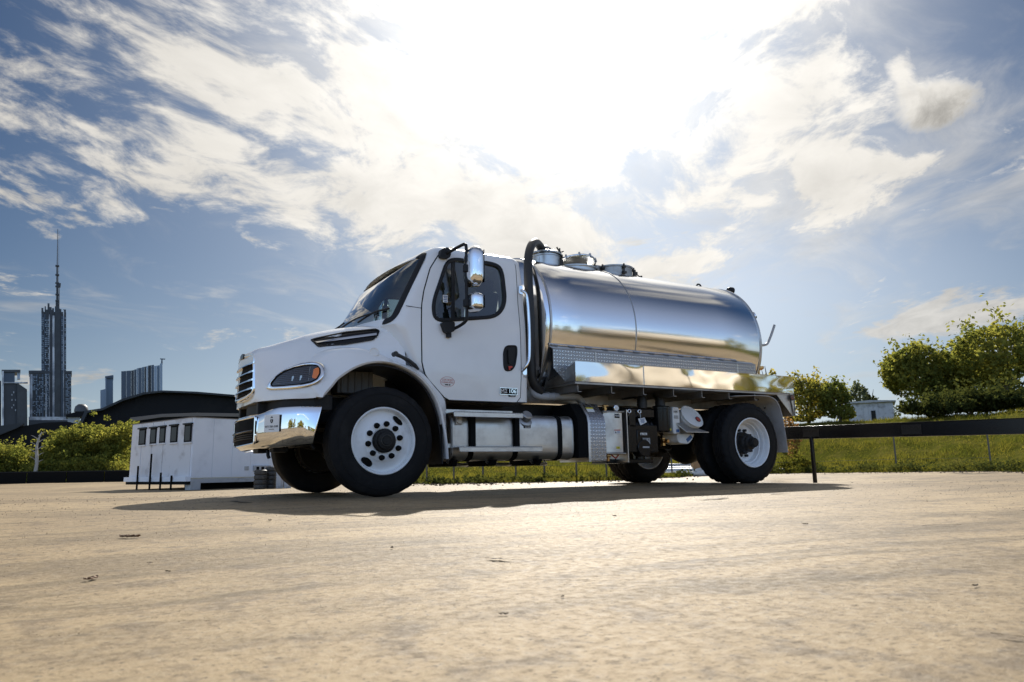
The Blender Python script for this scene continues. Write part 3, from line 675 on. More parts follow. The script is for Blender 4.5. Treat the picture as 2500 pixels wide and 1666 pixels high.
sto = st.build('lamp_lines', M['dirt_iron'], hl)
pjs = []
for xx in (-.785, -.730):
    pj = MB(); pj.prism(rounded([(xx-.012, 1.062), (xx+.012, 1.067), (xx+.010, 1.112), (xx-.008, 1.107)], .006), 'y', hood_side(xx, 1.085, .028)[1], hood_side(xx, 1.085, -.01)[1]); pjs.append(pj.build('projector_lens', M['lens_glow'], hl))

dv = patch(MB(), [(-.655, 1.19), (-.650, 1.191), (-.677, 1.058), (-.682, 1.056)], hood_side, .026, .004, 1).build('lamp_divider', M['alu_dull'], hl)
q = both(hl, truck)
for o_ in [bz, rbo, am, sto, dv]+pjs: both(o_, q)
# --- chrome bumper
BP = [(-1.060, 0), (-1.046, -.28), (-.990, -.54), (-.918, -.79), (-.815, -.955), (-.70, -1.055), (-.575, -1.12)]
BP = catmull([Vector((a[0], a[1], 0)) for a in BP], 6); rings = []
for p in BP+[Vector((p.x, -p.y, 0)) for p in BP[:-1]][::-1][0:0]:
    t = abs(p.y)/1.125; zt = .785+.035*min(1, max(0, (t-.45)/.3)); zb = .458+.025*max(0, (t-.75)/.25); nrm = Vector((-1, 0, 0)).lerp(Vector((-.35, -1, 0)), min(1, max(0, (t-.15)/.7))).normalized()
    s_ = max(0, (t-.93)/.07)*.085; P = []
    for dz_, o_ in ((1, -.05), (1, -.012), (.96, 0), (.80, .008), (.5, .012), (.25, .006), (.10, -.012), (.02, -.045), (0, -.10)):
        z = zb+(zt-zb)*dz_; q = p+nrm*o_; P.append((q.x-s_*(1-dz_)-.0, q.y, z))
    rings.append(P)
half = rings; full = half[::-1]+[[(x, -y, z) for x, y, z in r] for r in half[1:]]
bm_ = MB(); bm_.loft(full, False, (False, False)); bumper = bm_.build('bumper', M['chrome'], truck, 50)
sd_ = bumper.modifiers.new('solid', 'SOLIDIFY'); sd_.thickness = .004; sd_.offset = -1
def bfn(y, z, off=0.):
    x = float(np.interp(abs(y), [-p.y for p in BP], [p.x for p in BP])); return (x-.010-off, y, z)
IO = rounded([(-.50, .768), (-.50, .500), (0, .482), (.50, .500), (.50, .768), (0, .762)], .03)
bg_ = patch(MB(), IO, bfn, .008, 0, 12).build('bumper_intake', M['ink'], bumper)
ring_patch(MB(), IO, inset_poly(IO, .018), bfn, .016, .016, .004).build('intake_frame', M['chrome'], bg_)
for z in (.555, .575, .595, .617):
    MB().tube([bfn(y, z, .014) for y in np.linspace(-.46, .46, 18)], .006, 6).build('intake_bar', M['black'], bg_)
MB().tube([bfn(y, .640-.02*math.cos(y*2), .018) for y in np.linspace(-.47, .47, 18)], .011, 6).build('intake_bar', M['gloss_black'], bg_)
fl = MB(); fl.lathe([(.0, 0), (.05, 0), (.04, .02), (.03, .03), (.0, .034)], bfn(.12, .605, .0), (-1, 0, 0), 18); fl.build('fog_lamp', M['gloss_black'], bumper)
# licence placard on the bumper corner
pa, pb = Vector((-.974, -.700, .678)), Vector((-.882, -.880, .678)); pr_ = (pb-pa).normalized(); pn = Vector((pr_.y, -pr_.x, 0)); pc = (pa+pb)/2+pn*.012
rot = Matrix((pr_, pn, Vector((0, 0, 1)))).transposed()
pl = MB().box(pc, (.200, .003, .158), rot).build('licence_placard', M['label'], bumper)
pu = Vector((0, 0, 1)); pf = pc+pn*.0028
text('placard_print', 'HTT 7501-2100', .0265, pf+Vector((0, 0, -.030)), pr_, pu, M['ink'], pl)
lines(1, .07, pf+Vector((0, 0, -.054)), pr_, pu, .006, M['ink'], pl, .004)
em = MB(); shp = [(-.018, .036), (.018, .036), (.017, .018), (.010, .006), (0, .001), (-.010, .006), (-.017, .018)]; dome = [(.015*math.cos(t), .046+.016*math.sin(t)) for t in np.linspace(0, PI, 9)]
for poly in (shp, dome+[(-.010, .046), (0, .056), (.010, .046)]):
    em.add([pf+pr_*a+pu*b for a, b in poly]+[pf+pn*.0006+pr_*a+pu*b for a, b in poly], [tuple(range(len(poly), 2*len(poly)))]+[(i, (i+1) % len(poly), len(poly)+(i+1) % len(poly), len(poly)+i) for i in range(len(poly))])
em.build('placard_emblem', M['ink'], pl, 0)
lines(2, .011, pf+pn*.0012+Vector((0, 0, .021)), pr_, pu, .010, M['label'], pl, .006)
# black structure behind / under the bumper
ub = MB(); ub.prism([(-1.0, 0), (-.93, -.45), (-.84, -.78), (-.62, -1.02), (-.45, -1.02), (-.45, 1.02), (-.62, 1.02), (-.84, .78), (-.93, .45)], 'z', .79, .93); ub.box((-.70, 0, .56), (.30, 1.5, .16)); ub.box((-.90, -.2, .45), (.10, .22, .05)); ub.box((-.80, -.52, .45), (.14, .14, .05)); ub.tube([(-.88, -.42, .45), (-.88, -.43, .40), (-.87, -.44, .37)], .018, 8); ub.tube([(-.62, -.85, .52), (-.56, -.86, .44)], .018, 8)
ub.build('bumper_bracket', M['iron'], truck, bevel=.01)

# --- wheels
def groove_profile(w, Rr, bead):
    p = [(bead, .032), (bead+.012, .012), (bead+.05, .001), (bead+.09, -.002), (Rr-.065, .006), (Rr-.03, .022), (Rr-.012, .034), (Rr-.002, .046), (Rr, .058)]
    gs = np.linspace(.085, w-.085, 4)
    for g in gs: p += [(Rr, g-.007), (Rr-.013, g-.005), (Rr-.013, g+.005), (Rr, g+.007)]
    q = [(r, w-h) for r, h in p[:9]][::-1]
    return p+q
def make_wheel(kind):
    Rr = .51; w = .28 if kind == 'front' else .25
    if kind == 'front':
        rim = [(.283, .15), (.286, .045), (.300, .030), (.313, .012), (.314, .004), (.308, -.002), (.299, .001), (.291, .022), (.284, .048), (.277, .058), (.266, .060), (.240, .046), (.212, .030), (.196, .022), (.189, .012), (.184, .008), (.120, .008), (.116, .012), (.0, .012)]
    else:
        rim = [(.283, .24), (.286, .045), (.300, .030), (.313, .012), (.314, .004), (.308, -.002), (.299, .001), (.291, .022), (.284, .045), (.281, .055), (.272, .062), (.266, .085), (.262, .110), (.250, .118), (.245, .150), (.238, .178), (.20, .186), (.15, .190), (.0, .190)]
    rm = MB().lathe(rim, (0, 0, 0), (0, 1, 0), 72).build('wheel', M['white_flat'], None, 40)
    nseg = 90
    tmod = (lambda j, k: -.013 if (k % 3 == 0 and j in (6, 7, 8, 9, 24, 25, 26, 27, 28, 29)) else 0) if kind == 'rear' else (lambda j, k: -.004 if (k % 3 == 0 and j in (7, 8, 26, 27)) else 0)
    MB().lathe(groove_profile(w, Rr, .288), (0, 0, 0), (0, 1, 0), nseg, mod=tmod).build('tyre', M['tyre'], rm, 30)
    sr = MB()
    for rr in (.335, .44): sr.torus((0, .0015 if rr < .4 else .004, 0), (0, 1, 0), rr, .0035, 60, 6)
    sr.build('sidewall_ring', M['tyre'], rm)
    if kind == 'front':
        MB().lathe([(.112, .02), (.112, -.012), (.100, -.030), (.085, -.034), (.078, -.060), (.045, -.068), (.040, -.078), (.0, -.078)], (0, 0, 0), (0, 1, 0), 32).build('hub', M['iron'], rm)
        MB().torus((0, -.068, 0), (0, 1, 0), .05, .004, 24, 6).build('hub_seal', M['dirt_iron'], rm)
        for k in range(10):
            a = 2*PI*(k+.28)/10; x, z = .157*math.cos(a), .157*math.sin(a)
            MB().lathe([(.0265, .012), (.0265, -.006), (.022, -.010), (.021, -.030), (.016, -.036), (.0, -.037)], (x, 0, z), (0, 1, 0), 14).build('lug_nut', M['ink'], rm)
        for a in (R(52), R(232)):
            c = Vector((.243*math.cos(a), .046, .243*math.sin(a))); u = Vector((-math.sin(a), 0, math.cos(a))); v = Vector((math.cos(a), .62, math.sin(a))).normalized(); n = u.cross(v)
            if n.y > 0: n = -n
            pts = [c+n*.004+u*.056*math.cos(t)+v*.034*math.sin(t) for t in np.linspace(0, 2*PI, 24, endpoint=False)]; lip = [c+n*.001+u*.060*math.cos(t)+v*.038*math.sin(t) for t in np.linspace(0, 2*PI, 24, endpoint=False)]
            MB().loft([lip, pts]).build('hand_hole', M['ink'], rm)
    else:
        hb2 = MB().lathe([(.145, .188), (.145, .15), (.125, .135), (.115, .08), (.095, .06), (.09, .03), (.062, .02), (.060, -.035), (.05, -.05), (.0, -.052)], (0, 0, 0), (0, 1, 0), 12)
        for k in range(10):
            a = 2*PI*k/10; hb2.cyl((.168*math.cos(a), .19, .168*math.sin(a)), (.168*math.cos(a), .145, .168*math.sin(a)), .017, 8)
        hb2.build('hub', M['iron'], rm, 25)
    return rm
front = make_wheel('front'); rear = make_wheel('rear')
WB = 4.915
front.parent = truck; front.location = (0, -1.168, .51)
f2 = copy_tree(front, truck); f2.location = (0, 1.168, .51); f2.rotation_euler = (0, 0, PI)
rear.parent = truck; rear.location = (WB, -1.20, .51)
def place_rear(y, rot, flip=0):
    q = copy_tree(rear, truck); q.location = (WB, y, .51); q.rotation_euler = (0, R(rot), PI if flip else 0)
place_rear(-.63, 17, 1); place_rear(1.24, 8, 1); place_rear(.78, 40)
# --- chassis, axles, springs
fm = MB()
for y in (-.43, .43): fm.box((2.35, y, .84), (6.7, .075, .26))
for x in (-.85, .8, 1.9, 3.0, 4.2, 5.6): fm.box((x, 0, .84), (.09, .80, .2))
fm.build('chassis_frame', M['iron'], truck, bevel=.008)
fa = MB(); fa.tube([(0, -.88, .51), (0, -.7, .47), (0, -.45, .40), (0, .45, .40), (0, .7, .47), (0, .88, .51)], .055, 10, smooth=3)
for y in (-.43, .43): fa.tube([(-.75, y, .70), (-.4, y, .56), (0, y, .50), (.4, y, .56), (.75, y, .70)], .05, 8, smooth=3)
for y in (-.82, .82): fa.lathe([(.0, 0), (.275, 0), (.275, .14), (.16, .16), (.0, .16)], (0, y-.07, .51), (0, 1, 0), 24)
fa.build('front_axle', M['iron'], truck)
ra = MB(); ra.cyl((WB, -.70, .51), (WB, .80, .51), .085, 20); ra.lathe([(.0, -.24), (.12, -.23), (.21, -.15), (.25, 0), (.21, .14), (.13, .24), (.08, .32), (.0, .33)], (WB, 0, .50), (-1, 0, .05), 24)
for y in (-.43, .43):
    for k in range(4): ra.tube([(WB-.75+.12*k, y, .66+.0*k), (WB, y, .56+.03*k), (WB+.75-.12*k, y, .66)], .018+.02*(k < 2), 6, smooth=4)
ra.tube([(WB-.3, 0, .52), (1.3, 0, .68)], .055, 12)
for y in (-.5, .5): ra.cyl((WB-.28, y, .47), (WB-.14, y, .47), .10, 16); ra.box((WB-.05, y, .42), (.2, .16, .10))
ra.build('drive_axle', M['iron'], truck)
# --- diesel tank, straps, steps
tkp = rounded([(-1.045, .70), (-1.02, .775), (-.94, .80), (-.50, .80), (-.46, .74), (-.46, .36), (-.52, .32), (-.95, .32), (-1.03, .36), (-1.045, .44)], .06, 5)
ft = MB(); ft.prism(tkp, 'x', .775, 2.235); ft.prism(inset_poly(tkp, .02), 'x', .76, 2.25); fto = ft.build('fuel_tank', M['alu'], truck, 40, bevel=.006)
for x0, x1 in ((.945, 1.003), (1.468, 1.527), (2.035, 2.092)):
    o_ = inset_poly(tkp, -.006); MB().loft([[(x, a, b) for a, b in o_] for x in (x0, x1)]).build('tank_strap', M['ink'], fto)
for x in (.775, 2.235): MB().loft([[(x+dx_, a, b) for a, b in inset_poly(tkp, -d)] for dx_, d in ((-.012, 0), (-.008, .004), (.008, .004), (.012, 0))]).build('tank_rim', M['alu'], fto)
fc = MB(); fc.lathe([(.085, -.03), (.085, .0), (.07, .012), (.052, .016), (.052, .03), (.058, .032), (.058, .075), (.05, .085), (.0, .087)], (1.637, -1.012, .745), (0, -.75, .66), 24); fc.build('fuel_cap', M['alu_dull'], fto)
lines(3, .066, (1.645, -1.0525, .675), (1, 0, 0), (0, 0, 1), .011, M['label'], MB().box((1.645, -1.050, .675), (.082, .004, .034+.006)).build('tank_label_plate', M['ink'], fto))
def step(x0, x1, zt, back, hb2):
    s = MB(); s.box(((x0+x1)/2, -1.21, zt-.02), (x1-x0, .005, hb2)); s.box(((x0+x1)/2-.01, -1.11, zt), (x1-x0-.02, .195, .006))
    s.box(((x0+x1)/2, -1.212, zt-.02-hb2/2), (x1-x0-.02, .02, .006))
    s.box(((x0+x1)/2-.02, -1.01, zt+.022), (x1-x0+.02, .006, .045))
    o_ = s.build('step', M['alu'], truck, bevel=.003)
    t_ = MB()
    for i in range(int((x1-x0)/.03)): t_.cyl((x0+.03+i*.03, -1.21, zt+.004), (x0+.03+i*.03, -1.03, zt+.004), .006, 6)
    t_.build('step_grip', M['alu_dull'], o_); return o_
step(.70, 1.498, .79, 0, .042); step(.76, 1.725, .448, 0, .042)
bl = MB()
for i in range(5): bl.cyl((.70+.21*i, -1.014, .478), (.70+.21*i, -1.020, .478), .007, 8)
bl.build('step_bolt', M['ink'], truck)
bk = MB()
for x in (.98, 1.50): bk.box((x, -1.06, .60), (.06, .05, .36)); 
for x in (.80, 1.25, 1.80): bk.prism([(-1.05, .33), (-1.0, .265), (-.45, .265), (-.45, .33)], 'x', x-.03, x+.03)
bk.box((1.3, -.5, .62), (1.1, .02, .5)); bk.build('step_bracket', M['ink'], truck, bevel=.005)
lm = MB(); lm.box((.83, -1.055, .72), (.07, .02, .085)); lm.cyl((.83, -1.06, .715), (.83, -1.075, .715), .03, 18); lm.build('step_lamp', M['alu_dull'], truck, bevel=.004)
us = MB()
for x0, x1 in ((.76, 1.18), (1.2, 1.72), (1.74, 2.2)): us.tube([(x0, -.95, .315), (x0+.06, -.93, .285), (x1, -.55, .285)], .02, 8)
us.build('tank_cradle', M['alu'], truck)
# --- tread plate tool box
tb = [(-1.11, .30), (-1.11, .72), (-1.09, .795), (-.96, .95), (-.55, .95), (-.55, .30)]
tbo = MB().prism(tb, 'x', 2.415, 2.645).build('tool_box', M['diamond'], truck, bevel=.006)
ee = MB()
for x in (2.405,): ee.loft([[(x_, a, b) for a, b in inset_poly(tb, d)] for x_, d in ((x-.01, 0), (x-.01, -.006), (x+.02, -.006), (x+.02, 0))])
ee.build('box_edge', M['alu'], tbo)
MB().prism([(-1.10, .34), (-1.10, .72), (-1.085, .78), (-.955, .94), (-.60, .94), (-.60, .34)], 'x', 2.27, 2.392).build('box_end_panel', M['ink'], tbo)
lb = MB(); nrm = Vector((0, -.155, .13)).normalized(); lb.box((2.50, -1.028, .873), (.10, .068, .002), Matrix.Rotation(math.atan2(.155, .13), 3, 'X')); lbo = lb.build('warning_label', M['label'], tbo)
MB().box((2.50, -1.012, .8925), (.10, .02, .0025), Matrix.Rotation(math.atan2(.155, .13), 3, 'X')).build('label_stripe', M['yellow'], lbo)
# --- cooler box with gauge
cb_ = MB(); cb_.prism([(2.672, -1.03), (2.775, -1.075), (2.925, -1.065), (2.94, -.70), (2.67, -.70)], 'z', .39, .855); co = cb_.build('oil_cooler', M['alu'], truck, bevel=.008)
MB().box((2.80, -.88, .858), (.30, .40, .012)).box((2.80, -.88, .385), (.30, .40, .014)).build('cooler_cap', M['alu_dull'], co, bevel=.004)
MB().box((2.99, -.84, .585), (.012, .46, .60)).build('cooler_flange', M['alu'], co)
yl = -1.0735
def lab(x, z, w, h, m='label', y=yl, par=co): return MB().box((x, y, z), (w, .003, h)).build('label_plate', M[m], par)
def nve(x, z, s, par, y, m='label'): text('logo_letters', 'NVE', s, (x, y, z), (1, 0, 0), (0, 0, 1), M[m], par, sx=1.05)
o_ = lab(2.843, .81, .072, .048, 'ink'); nve(2.843, .81, .036, o_, yl-.003)
o_ = lab(2.838, .63, .09, .045); MB().box((2.838, yl-.002, .6475), (.09, .002, .010)).build('label_stripe', M['redink'], o_); MB().prism([(2.803, .614), (2.823, .614), (2.813, .636)], 'y', yl-.0035, yl-.001).build('warning_sign', M['ink'], o_); lines(3, .044, (2.857, yl-.0025, .625), (1, 0, 0), (0, 0, 1), .009, M['blue'], o_)
o_ = lab(2.842, .45, .052, .026, 'yellow'); lines(2, .03, (2.842, yl-.0025, .45), (1, 0, 0), (0, 0, 1), .008, M['ink'], o_)
gg = MB(); gg.lathe([(.0, 0), (.036, 0), (.036, .025), (.031, .028), (.0, .026)], (2.887, -.99, .905), (0, -1, 0), 24); gg.cyl((2.887, -.975, .905), (2.887, -.975, .85), .012, 10); go = gg.build('pressure_gauge', M['chrome'], truck)
MB().cyl((2.887, -1.016, .905), (2.887, -1.0185, .905), .029, 24).build('gauge_dial', M['label'], go)
bf = MB(); bf.cyl((2.745, -.98, .86), (2.745, -.98, .935), .017, 10); bf.cyl((2.745, -.98, .885), (2.745, -.98, .905), .027, 6); bf.cyl((2.72, -.98, .93), (2.79, -.98, .93), .014, 10); bf.build('brass_fitting', M['brass'], truck)
# --- vacuum pump
pm = MB(); pm.lathe([(.0, 0), (.17, .0), (.19, .02), (.19, .05), (.205, .06), (.205, .10)]+[(.205+.014*(i % 2), .12+.03*i) for i in range(14)]+[(.205, .56), (.19, .58), (.12, .60), (.0, .60)], (3.02, -.70, .66), (1, 0, 0), 28)
pm.box((3.30, -.80, .56), (.46, .36, .32)); pm.box((3.30, -.78, .86), (.44, .34, .10)); pm.box((3.15, -.93, .80), (.10, .10, .22)); pm.cyl((3.30, -.86, .45), (3.30, -1.0, .45), .10, 20); pm.box((3.30, -.94, .54), (.20, .10, .24)); pm.cyl((3.42, -.75, .40), (3.42, -.75, .30), .07, 14); pm.box((3.2, -.7, .30), (.7, .3, .05))
po = pm.build('vacuum_pump', M['gloss_black'], truck, 30, bevel=.008)
for x in (3.10, 3.255):
    e_ = MB(); e_.torus((x, -.985, .875), (.3, 1, 0), .019, .007, 20, 8); e_.cyl((x, -.985, .855), (x, -.96, .82), .008, 8); e_.build('eye_bolt', M['chrome'], po)
tg = MB(); tg.add([(3.218, -1.0, .790), (3.318, -1.0, .805), (3.345, -1.005, .752), (3.243, -1.01, .712), (3.218, -.997, .790), (3.318, -.997, .805), (3.345, -1.002, .752), (3.243, -1.007, .712)], [(0, 1, 2, 3), (7, 6, 5, 4), (0, 4, 5, 1), (1, 5, 6, 2), (2, 6, 7, 3), (3, 7, 4, 0)]); to_ = tg.build('paper_tag', M['label'], po, 0)
lines(4, .07, (3.28, -1.0075, .765), (1, 0, .1), (-.1, 0, 1), .014, M['blue'], to_)
MB().tube([(3.265, -.985, .86), (3.262, -.995, .80)], .003, 5).build('tag_wire', M['alu'], to_)
o_ = lab(3.33, .523, .115, .085, 'grey', -.997, po); nve(3.303, .547, .036, o_, -1.0, 'ink'); lines(3, .03, (3.365, -.999, .547), (1, 0, 0), (0, 0, 1), .009, M['ink'], o_); lines(1, .09, (3.33, -.999, .503), (1, 0, 0), (0, 0, 1), .012, M['ink'], o_, .008)
o_ = lab(3.318, .458, .10, .020, 'grey', -1.002, po)
o_ = lab(3.292, .612, .10, .026, 'label', -1.0, po); MB().prism([(3.25, .603), (3.272, .603), (3.261, .622)], 'y', -1.0035, -1.001).build('warning_sign', M['ink'], o_); lines(3, .05, (3.308, -1.002, .612), (1, 0, 0), (0, 0, 1), .006, M['ink'], o_)
fo = MB(); fo.lathe([(.0, 0), (.09, 0), (.104, .012), (.106, .03), (.106, .27), (.112, .275), (.112, .30), (.10, .315), (.0, .32)], (3.645, -.93, .64), (0, 0, 1), 32); fco = fo.build('filter_canister', M['gloss_black'], truck)
MB().box((3.70, -1.024, .668), (.036, .004, .026), Matrix.Rotation(R(28), 3, 'Z')).build('label_plate', M['yellow'], fco)
def elbow(x):
    e = MB(); e.tube([(x, -.86, .93), (x, -.86, 1.02), (x+.01, -.82, 1.09), (x+.02, -.70, 1.12), (x+.02, -.5, 1.12)], .058, 16, smooth=4); e.cyl((x, -.86, .96), (x, -.86, .985), .064, 20); e.cyl((x, -.86, .995), (x, -.86, 1.01), .064, 20); return e.build('rubber_elbow', M['rubber'], truck)
elbow(3.41); elbow(3.70)
bv = MB(); bv.cyl((3.70, -.88, .48), (3.70, -.88, .57), .028, 12); bv.cyl((3.66, -.90, .535), (3.75, -.90, .535), .024, 12); bv.cyl((3.70, -.92, .53), (3.70, -.97, .53), .02, 6); bv.build('brass_valve', M['brass'], truck)
bv = MB(); bv.cyl((2.71, -1.02, .36), (2.76, -1.02, .36), .02, 10); bv.cyl((2.735, -1.02, .385), (2.735, -1.02, .30), .014, 10); bv.build('brass_valve', M['brass'], truck)
bv = MB(); bv.box((2.66, -1.02, .345), (.05, .02, .05)); bv.tube([(2.80, -1.0, .37), (2.86, -1.0, .33), (2.90, -1.0, .37)], .009, 6); bv.build('valve_lever', M['redtag'], truck)
# flushing oil jugs
jg = MB(); jg.prism(rounded([(3.77, .945), (3.872, .942), (3.885, .90), (3.880, .64), (3.86, .622), (3.775, .616), (3.765, .65)], .02), 'y', -1.0, -.80); jo = jg.build('flushing_fluid_jug', M['plastic_white'], truck, bevel=.012)
nve(3.815, .885, .034, jo, -1.006, 'ink')
for k in range(3): MB().box((3.82, -1.002, .835-.013*k), (.07, .003, .006)).build('label_line', M['dirt_iron'], jo)
MB().box((3.835, -1.002, .655), (.05, .003, .035)).build('label_plate', M['blue'], jo)
lj = MB(); lj.prism(rounded([(3.835, .625), (4.14, .625), (4.08, .54), (4.02, .495), (3.88, .505), (3.85, .53)], .03), 'y', -.98, -.72); ljo = lj.build('sight_tank', M['plastic_white'], truck, bevel=.015)
MB().box((4.035, -.983, .565), (.10, .003, .045), Matrix.Rotation(R(-35), 3, 'Y')).build('label_plate', M['blue'], ljo)
sh = MB(); sh.add([(3.80, -.98, .775), (3.885, -1.10, .64), (4.255, -1.10, .64), (4.20, -.90, .695), (3.80, -.98, .768), (3.885, -1.10, .632), (4.255, -1.10, .632), (4.20, -.90, .687)], [(0, 1, 2, 3), (7, 6, 5, 4), (0, 4, 5, 1), (1, 5, 6, 2), (2, 6, 7, 3), (3, 7, 4, 0)])
sh.box((3.9, -.75, .75), (.20, .3, .02)); sh.build('bucket_shelf', M['alu'], truck)
# --- pressure pipe behind the cab and along the bed
pp = MB(); pp.tube([(1.93, -.72, 1.30), (1.93, -.72, 1.12), (1.95, -.74, 1.05), (2.02, -.76, 1.03), (2.2, -.76, 1.035), (2.50, -.74, 1.045), (2.62, -.70, 1.0), (2.70, -.60, .97)], .043, 14, smooth=4)
for z in (1.20, 1.235): pp.cyl((1.93, -.72, z-.006), (1.93, -.72, z+.006), .052, 18)
for x in (2.10, 2.18): pp.cyl((x, -.76, 1.035), (x+.012, -.76, 1.035), .05, 16)
pp.build('suction_pipe', M['grey'], truck)
# --- the tank
ZT, RTK = 1.89, .93
tp = [(0, 1.935), (.25, 1.938), (.45, 1.945), (.62, 1.955), (.74, 1.968), (.82, 1.985), (.88, 2.01), (.915, 2.04), (RTK, 2.075), (RTK, 2.5), (RTK, 3.2), (RTK, 4.0), (RTK, 4.8), (RTK, 5.53), (.915, 5.57), (.88, 5.61), (.82, 5.655), (.74, 5.695), (.62, 5.735), (.45, 5.77), (.25, 5.79), (0, 5.80)]
tank = MB().lathe(tp, (0, 0, ZT), (1, 0, 0), 128).build('tank', M['tank'], truck, 50)
for x, w in ((2.07, .030), (3.315, .016), (5.525, .030)):
    MB().lathe([(RTK-.01, -w/2), (RTK+.006, -w/2+.002), (RTK+.006, w/2-.002), (RTK-.01, w/2)], (x, 0, ZT), (1, 0, 0), 128).build('tank_seam', M['alu_dull' if w < .02 else 'alu'], tank)
# tread plate skirt with hinge strip
sk = MB(); sk.prism([(2.03, 1.545), (5.30, 1.545), (5.30, 1.17), (2.20, 1.17), (2.03, 1.33)], 'y', -1.005, -.995); so_ = sk.build('tread_plate_skirt', M['diamond'], truck)
MB().prism([(-1.010, 1.545), (-1.006, 1.552), (-.925, 1.592), (-.922, 1.585)], 'x', 2.02, 5.31).build('skirt_cap', M['alu'], so_, bevel=.001)
hg = MB()
for i in range(13): hg.box((2.10+.24*i, -.935, 1.592), (.085, .03, .006), Matrix.Rotation(R(-25), 3, 'X'))
hg.build('skirt_hinge', M['alu_dull'], so_)
MB().box((2.62, -1.0075, 1.36), (.02, .004, .37)).box((4.95, -1.0075, 1.36), (.02, .004, .37)).build('skirt_joint', M['alu'], so_)
MB().tube([(2.03, -.918, 1.607), (5.02, -.918, 1.607)], .012, 8).build('drip_rail', M['tank'], so_)
both(so_, truck)
# mirror-finish hose trays
def tray(sg):
    t_ = MB(); t_.box((3.982, sg*1.20, 1.277), (3.592, .006, .222)); t_.box((3.982, sg*1.195, 1.390), (3.592, .022, .006)); t_.box((3.982, sg*1.10, 1.1655), (3.59, .206, .005))
    o_ = t_.build('hose_tray', M['tray'], truck, bevel=.002)
    e = MB(); e.prism([(sg*1.195, 1.380), (sg*1.195, 1.168), (sg*.42, 1.168), (sg*.94, 1.290)], 'x', 2.186, 2.192); e.build('tray_end', M['alu_dull'], o_)
    MB().box((3.16, sg*1.2045, 1.277), (.012, .003, .216)).build('tray_joint', M['alu'], o_)
    return o_
tray(-1); tray(1)
bd = MB(); bd.box((3.98, 0, 1.150), (3.59, 2.38, .02)); bdo = bd.build('bed_floor', M['alu_dull'], truck)
for x in (2.25, 2.72, 3.19, 3.66, 4.13, 4.60, 5.07, 5.54):
    b2 = MB(); b2.box((x, 0, 1.098), (.006, 2.3, .082)); b2.box((x+.022, 0, 1.0595), (.05, 2.3, .005)); b2.build('cross_beam', M['alu_dull'], bdo)
MB().box((3.9, -.44, 1.06), (3.9, .09, .14)).box((3.9, .44, 1.06), (3.9, .09, .14)).build('sub_frame', M['alu_dull'], bdo)
tb2 = MB(); tb2.box((5.77, 0, 1.03), (.02, 2.40, .33)); tb2.prism([(5.70, 1.165), (5.775, 1.165), (5.775, .868), (5.762, .868)], 'y', -1.20, -1.19); tb2.prism([(5.44, 1.16), (5.70, 1.16), (5.76, .87), (5.74, .87)], 'y', -1.18, -1.174); tbo2 = tb2.build('rear_skirt', M['alu'], truck)
tl = MB(); tl.cyl((5.728, -1.20, 1.108), (5.728, -1.214, 1.108), .034, 24); tl.build('tail_light', M['red'], truck)
MB().torus((5.728, -1.208, 1.108), (0, 1, 0), .036, .006, 28, 8).build('tail_light_ring', M['rubber'], truck)
# quarter fender behind the rear wheel
qp = catmull([Vector((a, 0, b)) for a, b in ((4.62, 1.085), (5.00, 1.105), (5.28, 1.10), (5.42, 1.03), (5.49, .86), (5.525, .62), (5.545, .385))], 4)
qf = MB(); qf.loft([[(p.x, -1.215, p.z), (p.x, -.60, p.z), (p.x+.006, -.60, p.z+.006), (p.x+.006, -1.215, p.z+.006)] for p in qp])
qo = qf.build('quarter_fender', M['grey'], truck)
qs = MB()
for (x, z) in ((5.30, 1.085), (5.43, .98), (5.10, 1.095), (5.475, .85)): qs.cyl((x, -1.0, z), (x-.012, -1.0, z-.006), .012, 8); qs.cyl((x, -.8, z), (x-.012, -.8, z-.006), .012, 8)
qs.build('fender_bolt', M['dirt_iron'], qo); both(qo, truck)
# --- fittings on top of the tank
hp_ = MB(); hp_.tube([(2.02, -.76, 1.08), (1.90, -.78, 1.20), (1.875, -.79, 1.45), (1.875, -.785, 2.05), (1.90, -.73, 2.42), (1.985, -.61, 2.70), (2.12, -.47, 2.90), (2.27, -.33, 3.00), (2.40, -.21, 3.02), (2.52, -.12, 2.98)], .052, 18, smooth=6); hp_.build('vacuum_hose', M['rubber'], truck)
rs = MB(); rs.lathe([(.0, -.22), (.172, -.22), (.172, .0), (.172, .105), (.182, .112), (.182, .13), (.12, .135), (.0, .135)], (2.58, -.1, 2.79), (0, 0, 1), 40); rs.cyl((2.42, -.16, 2.79), (2.42, -.16, 2.88), .02, 10); rso = rs.build('moisture_trap', M['alu'], truck)
lc = MB(); lc.lathe([(.205, 0), (.205, .022), (.19, .03), (.10, .055), (.085, .085), (.06, .11), (.0, .115)], (2.58, -.1, 2.925), (.05, 0, 1), 36); lc.tube([(2.50, -.14, 2.985), (2.56, -.10, 3.01), (2.64, -.08, 2.975)], .062, 14); lc.build('trap_lid', M['alu_dull'], rso)
tb3 = MB(); tb3.cyl((2.755, -.16, 2.83), (2.755, -.16, 3.0), .012, 10); tb3.box((2.755, -.16, 2.925), (.05, .06, .05)); tb3.box((2.75, -.16, 2.84), (.05, .07, .09))
for a, b in (((2.755, -.16, 2.985), (2.70, -.17, 3.045)), ((2.755, -.16, 2.985), (2.815, -.15, 3.01)), ((2.755, -.16, 2.985), (2.752, -.16, 3.04))): tb3.tube([a, b], [.008, .011], 8)
tb3.build('lid_clamp', M['dirt_iron'], rso)
mw_ = MB(); mw_.lathe([(.0, -.2), (.30, -.2), (.30, .02), (.325, .022), (.325, .035), (.30, .037), (.0, .037)], (3.08, 0, 2.79), (0, 0, 1), 44); mwo = mw_.build('manway', M['alu'], truck)
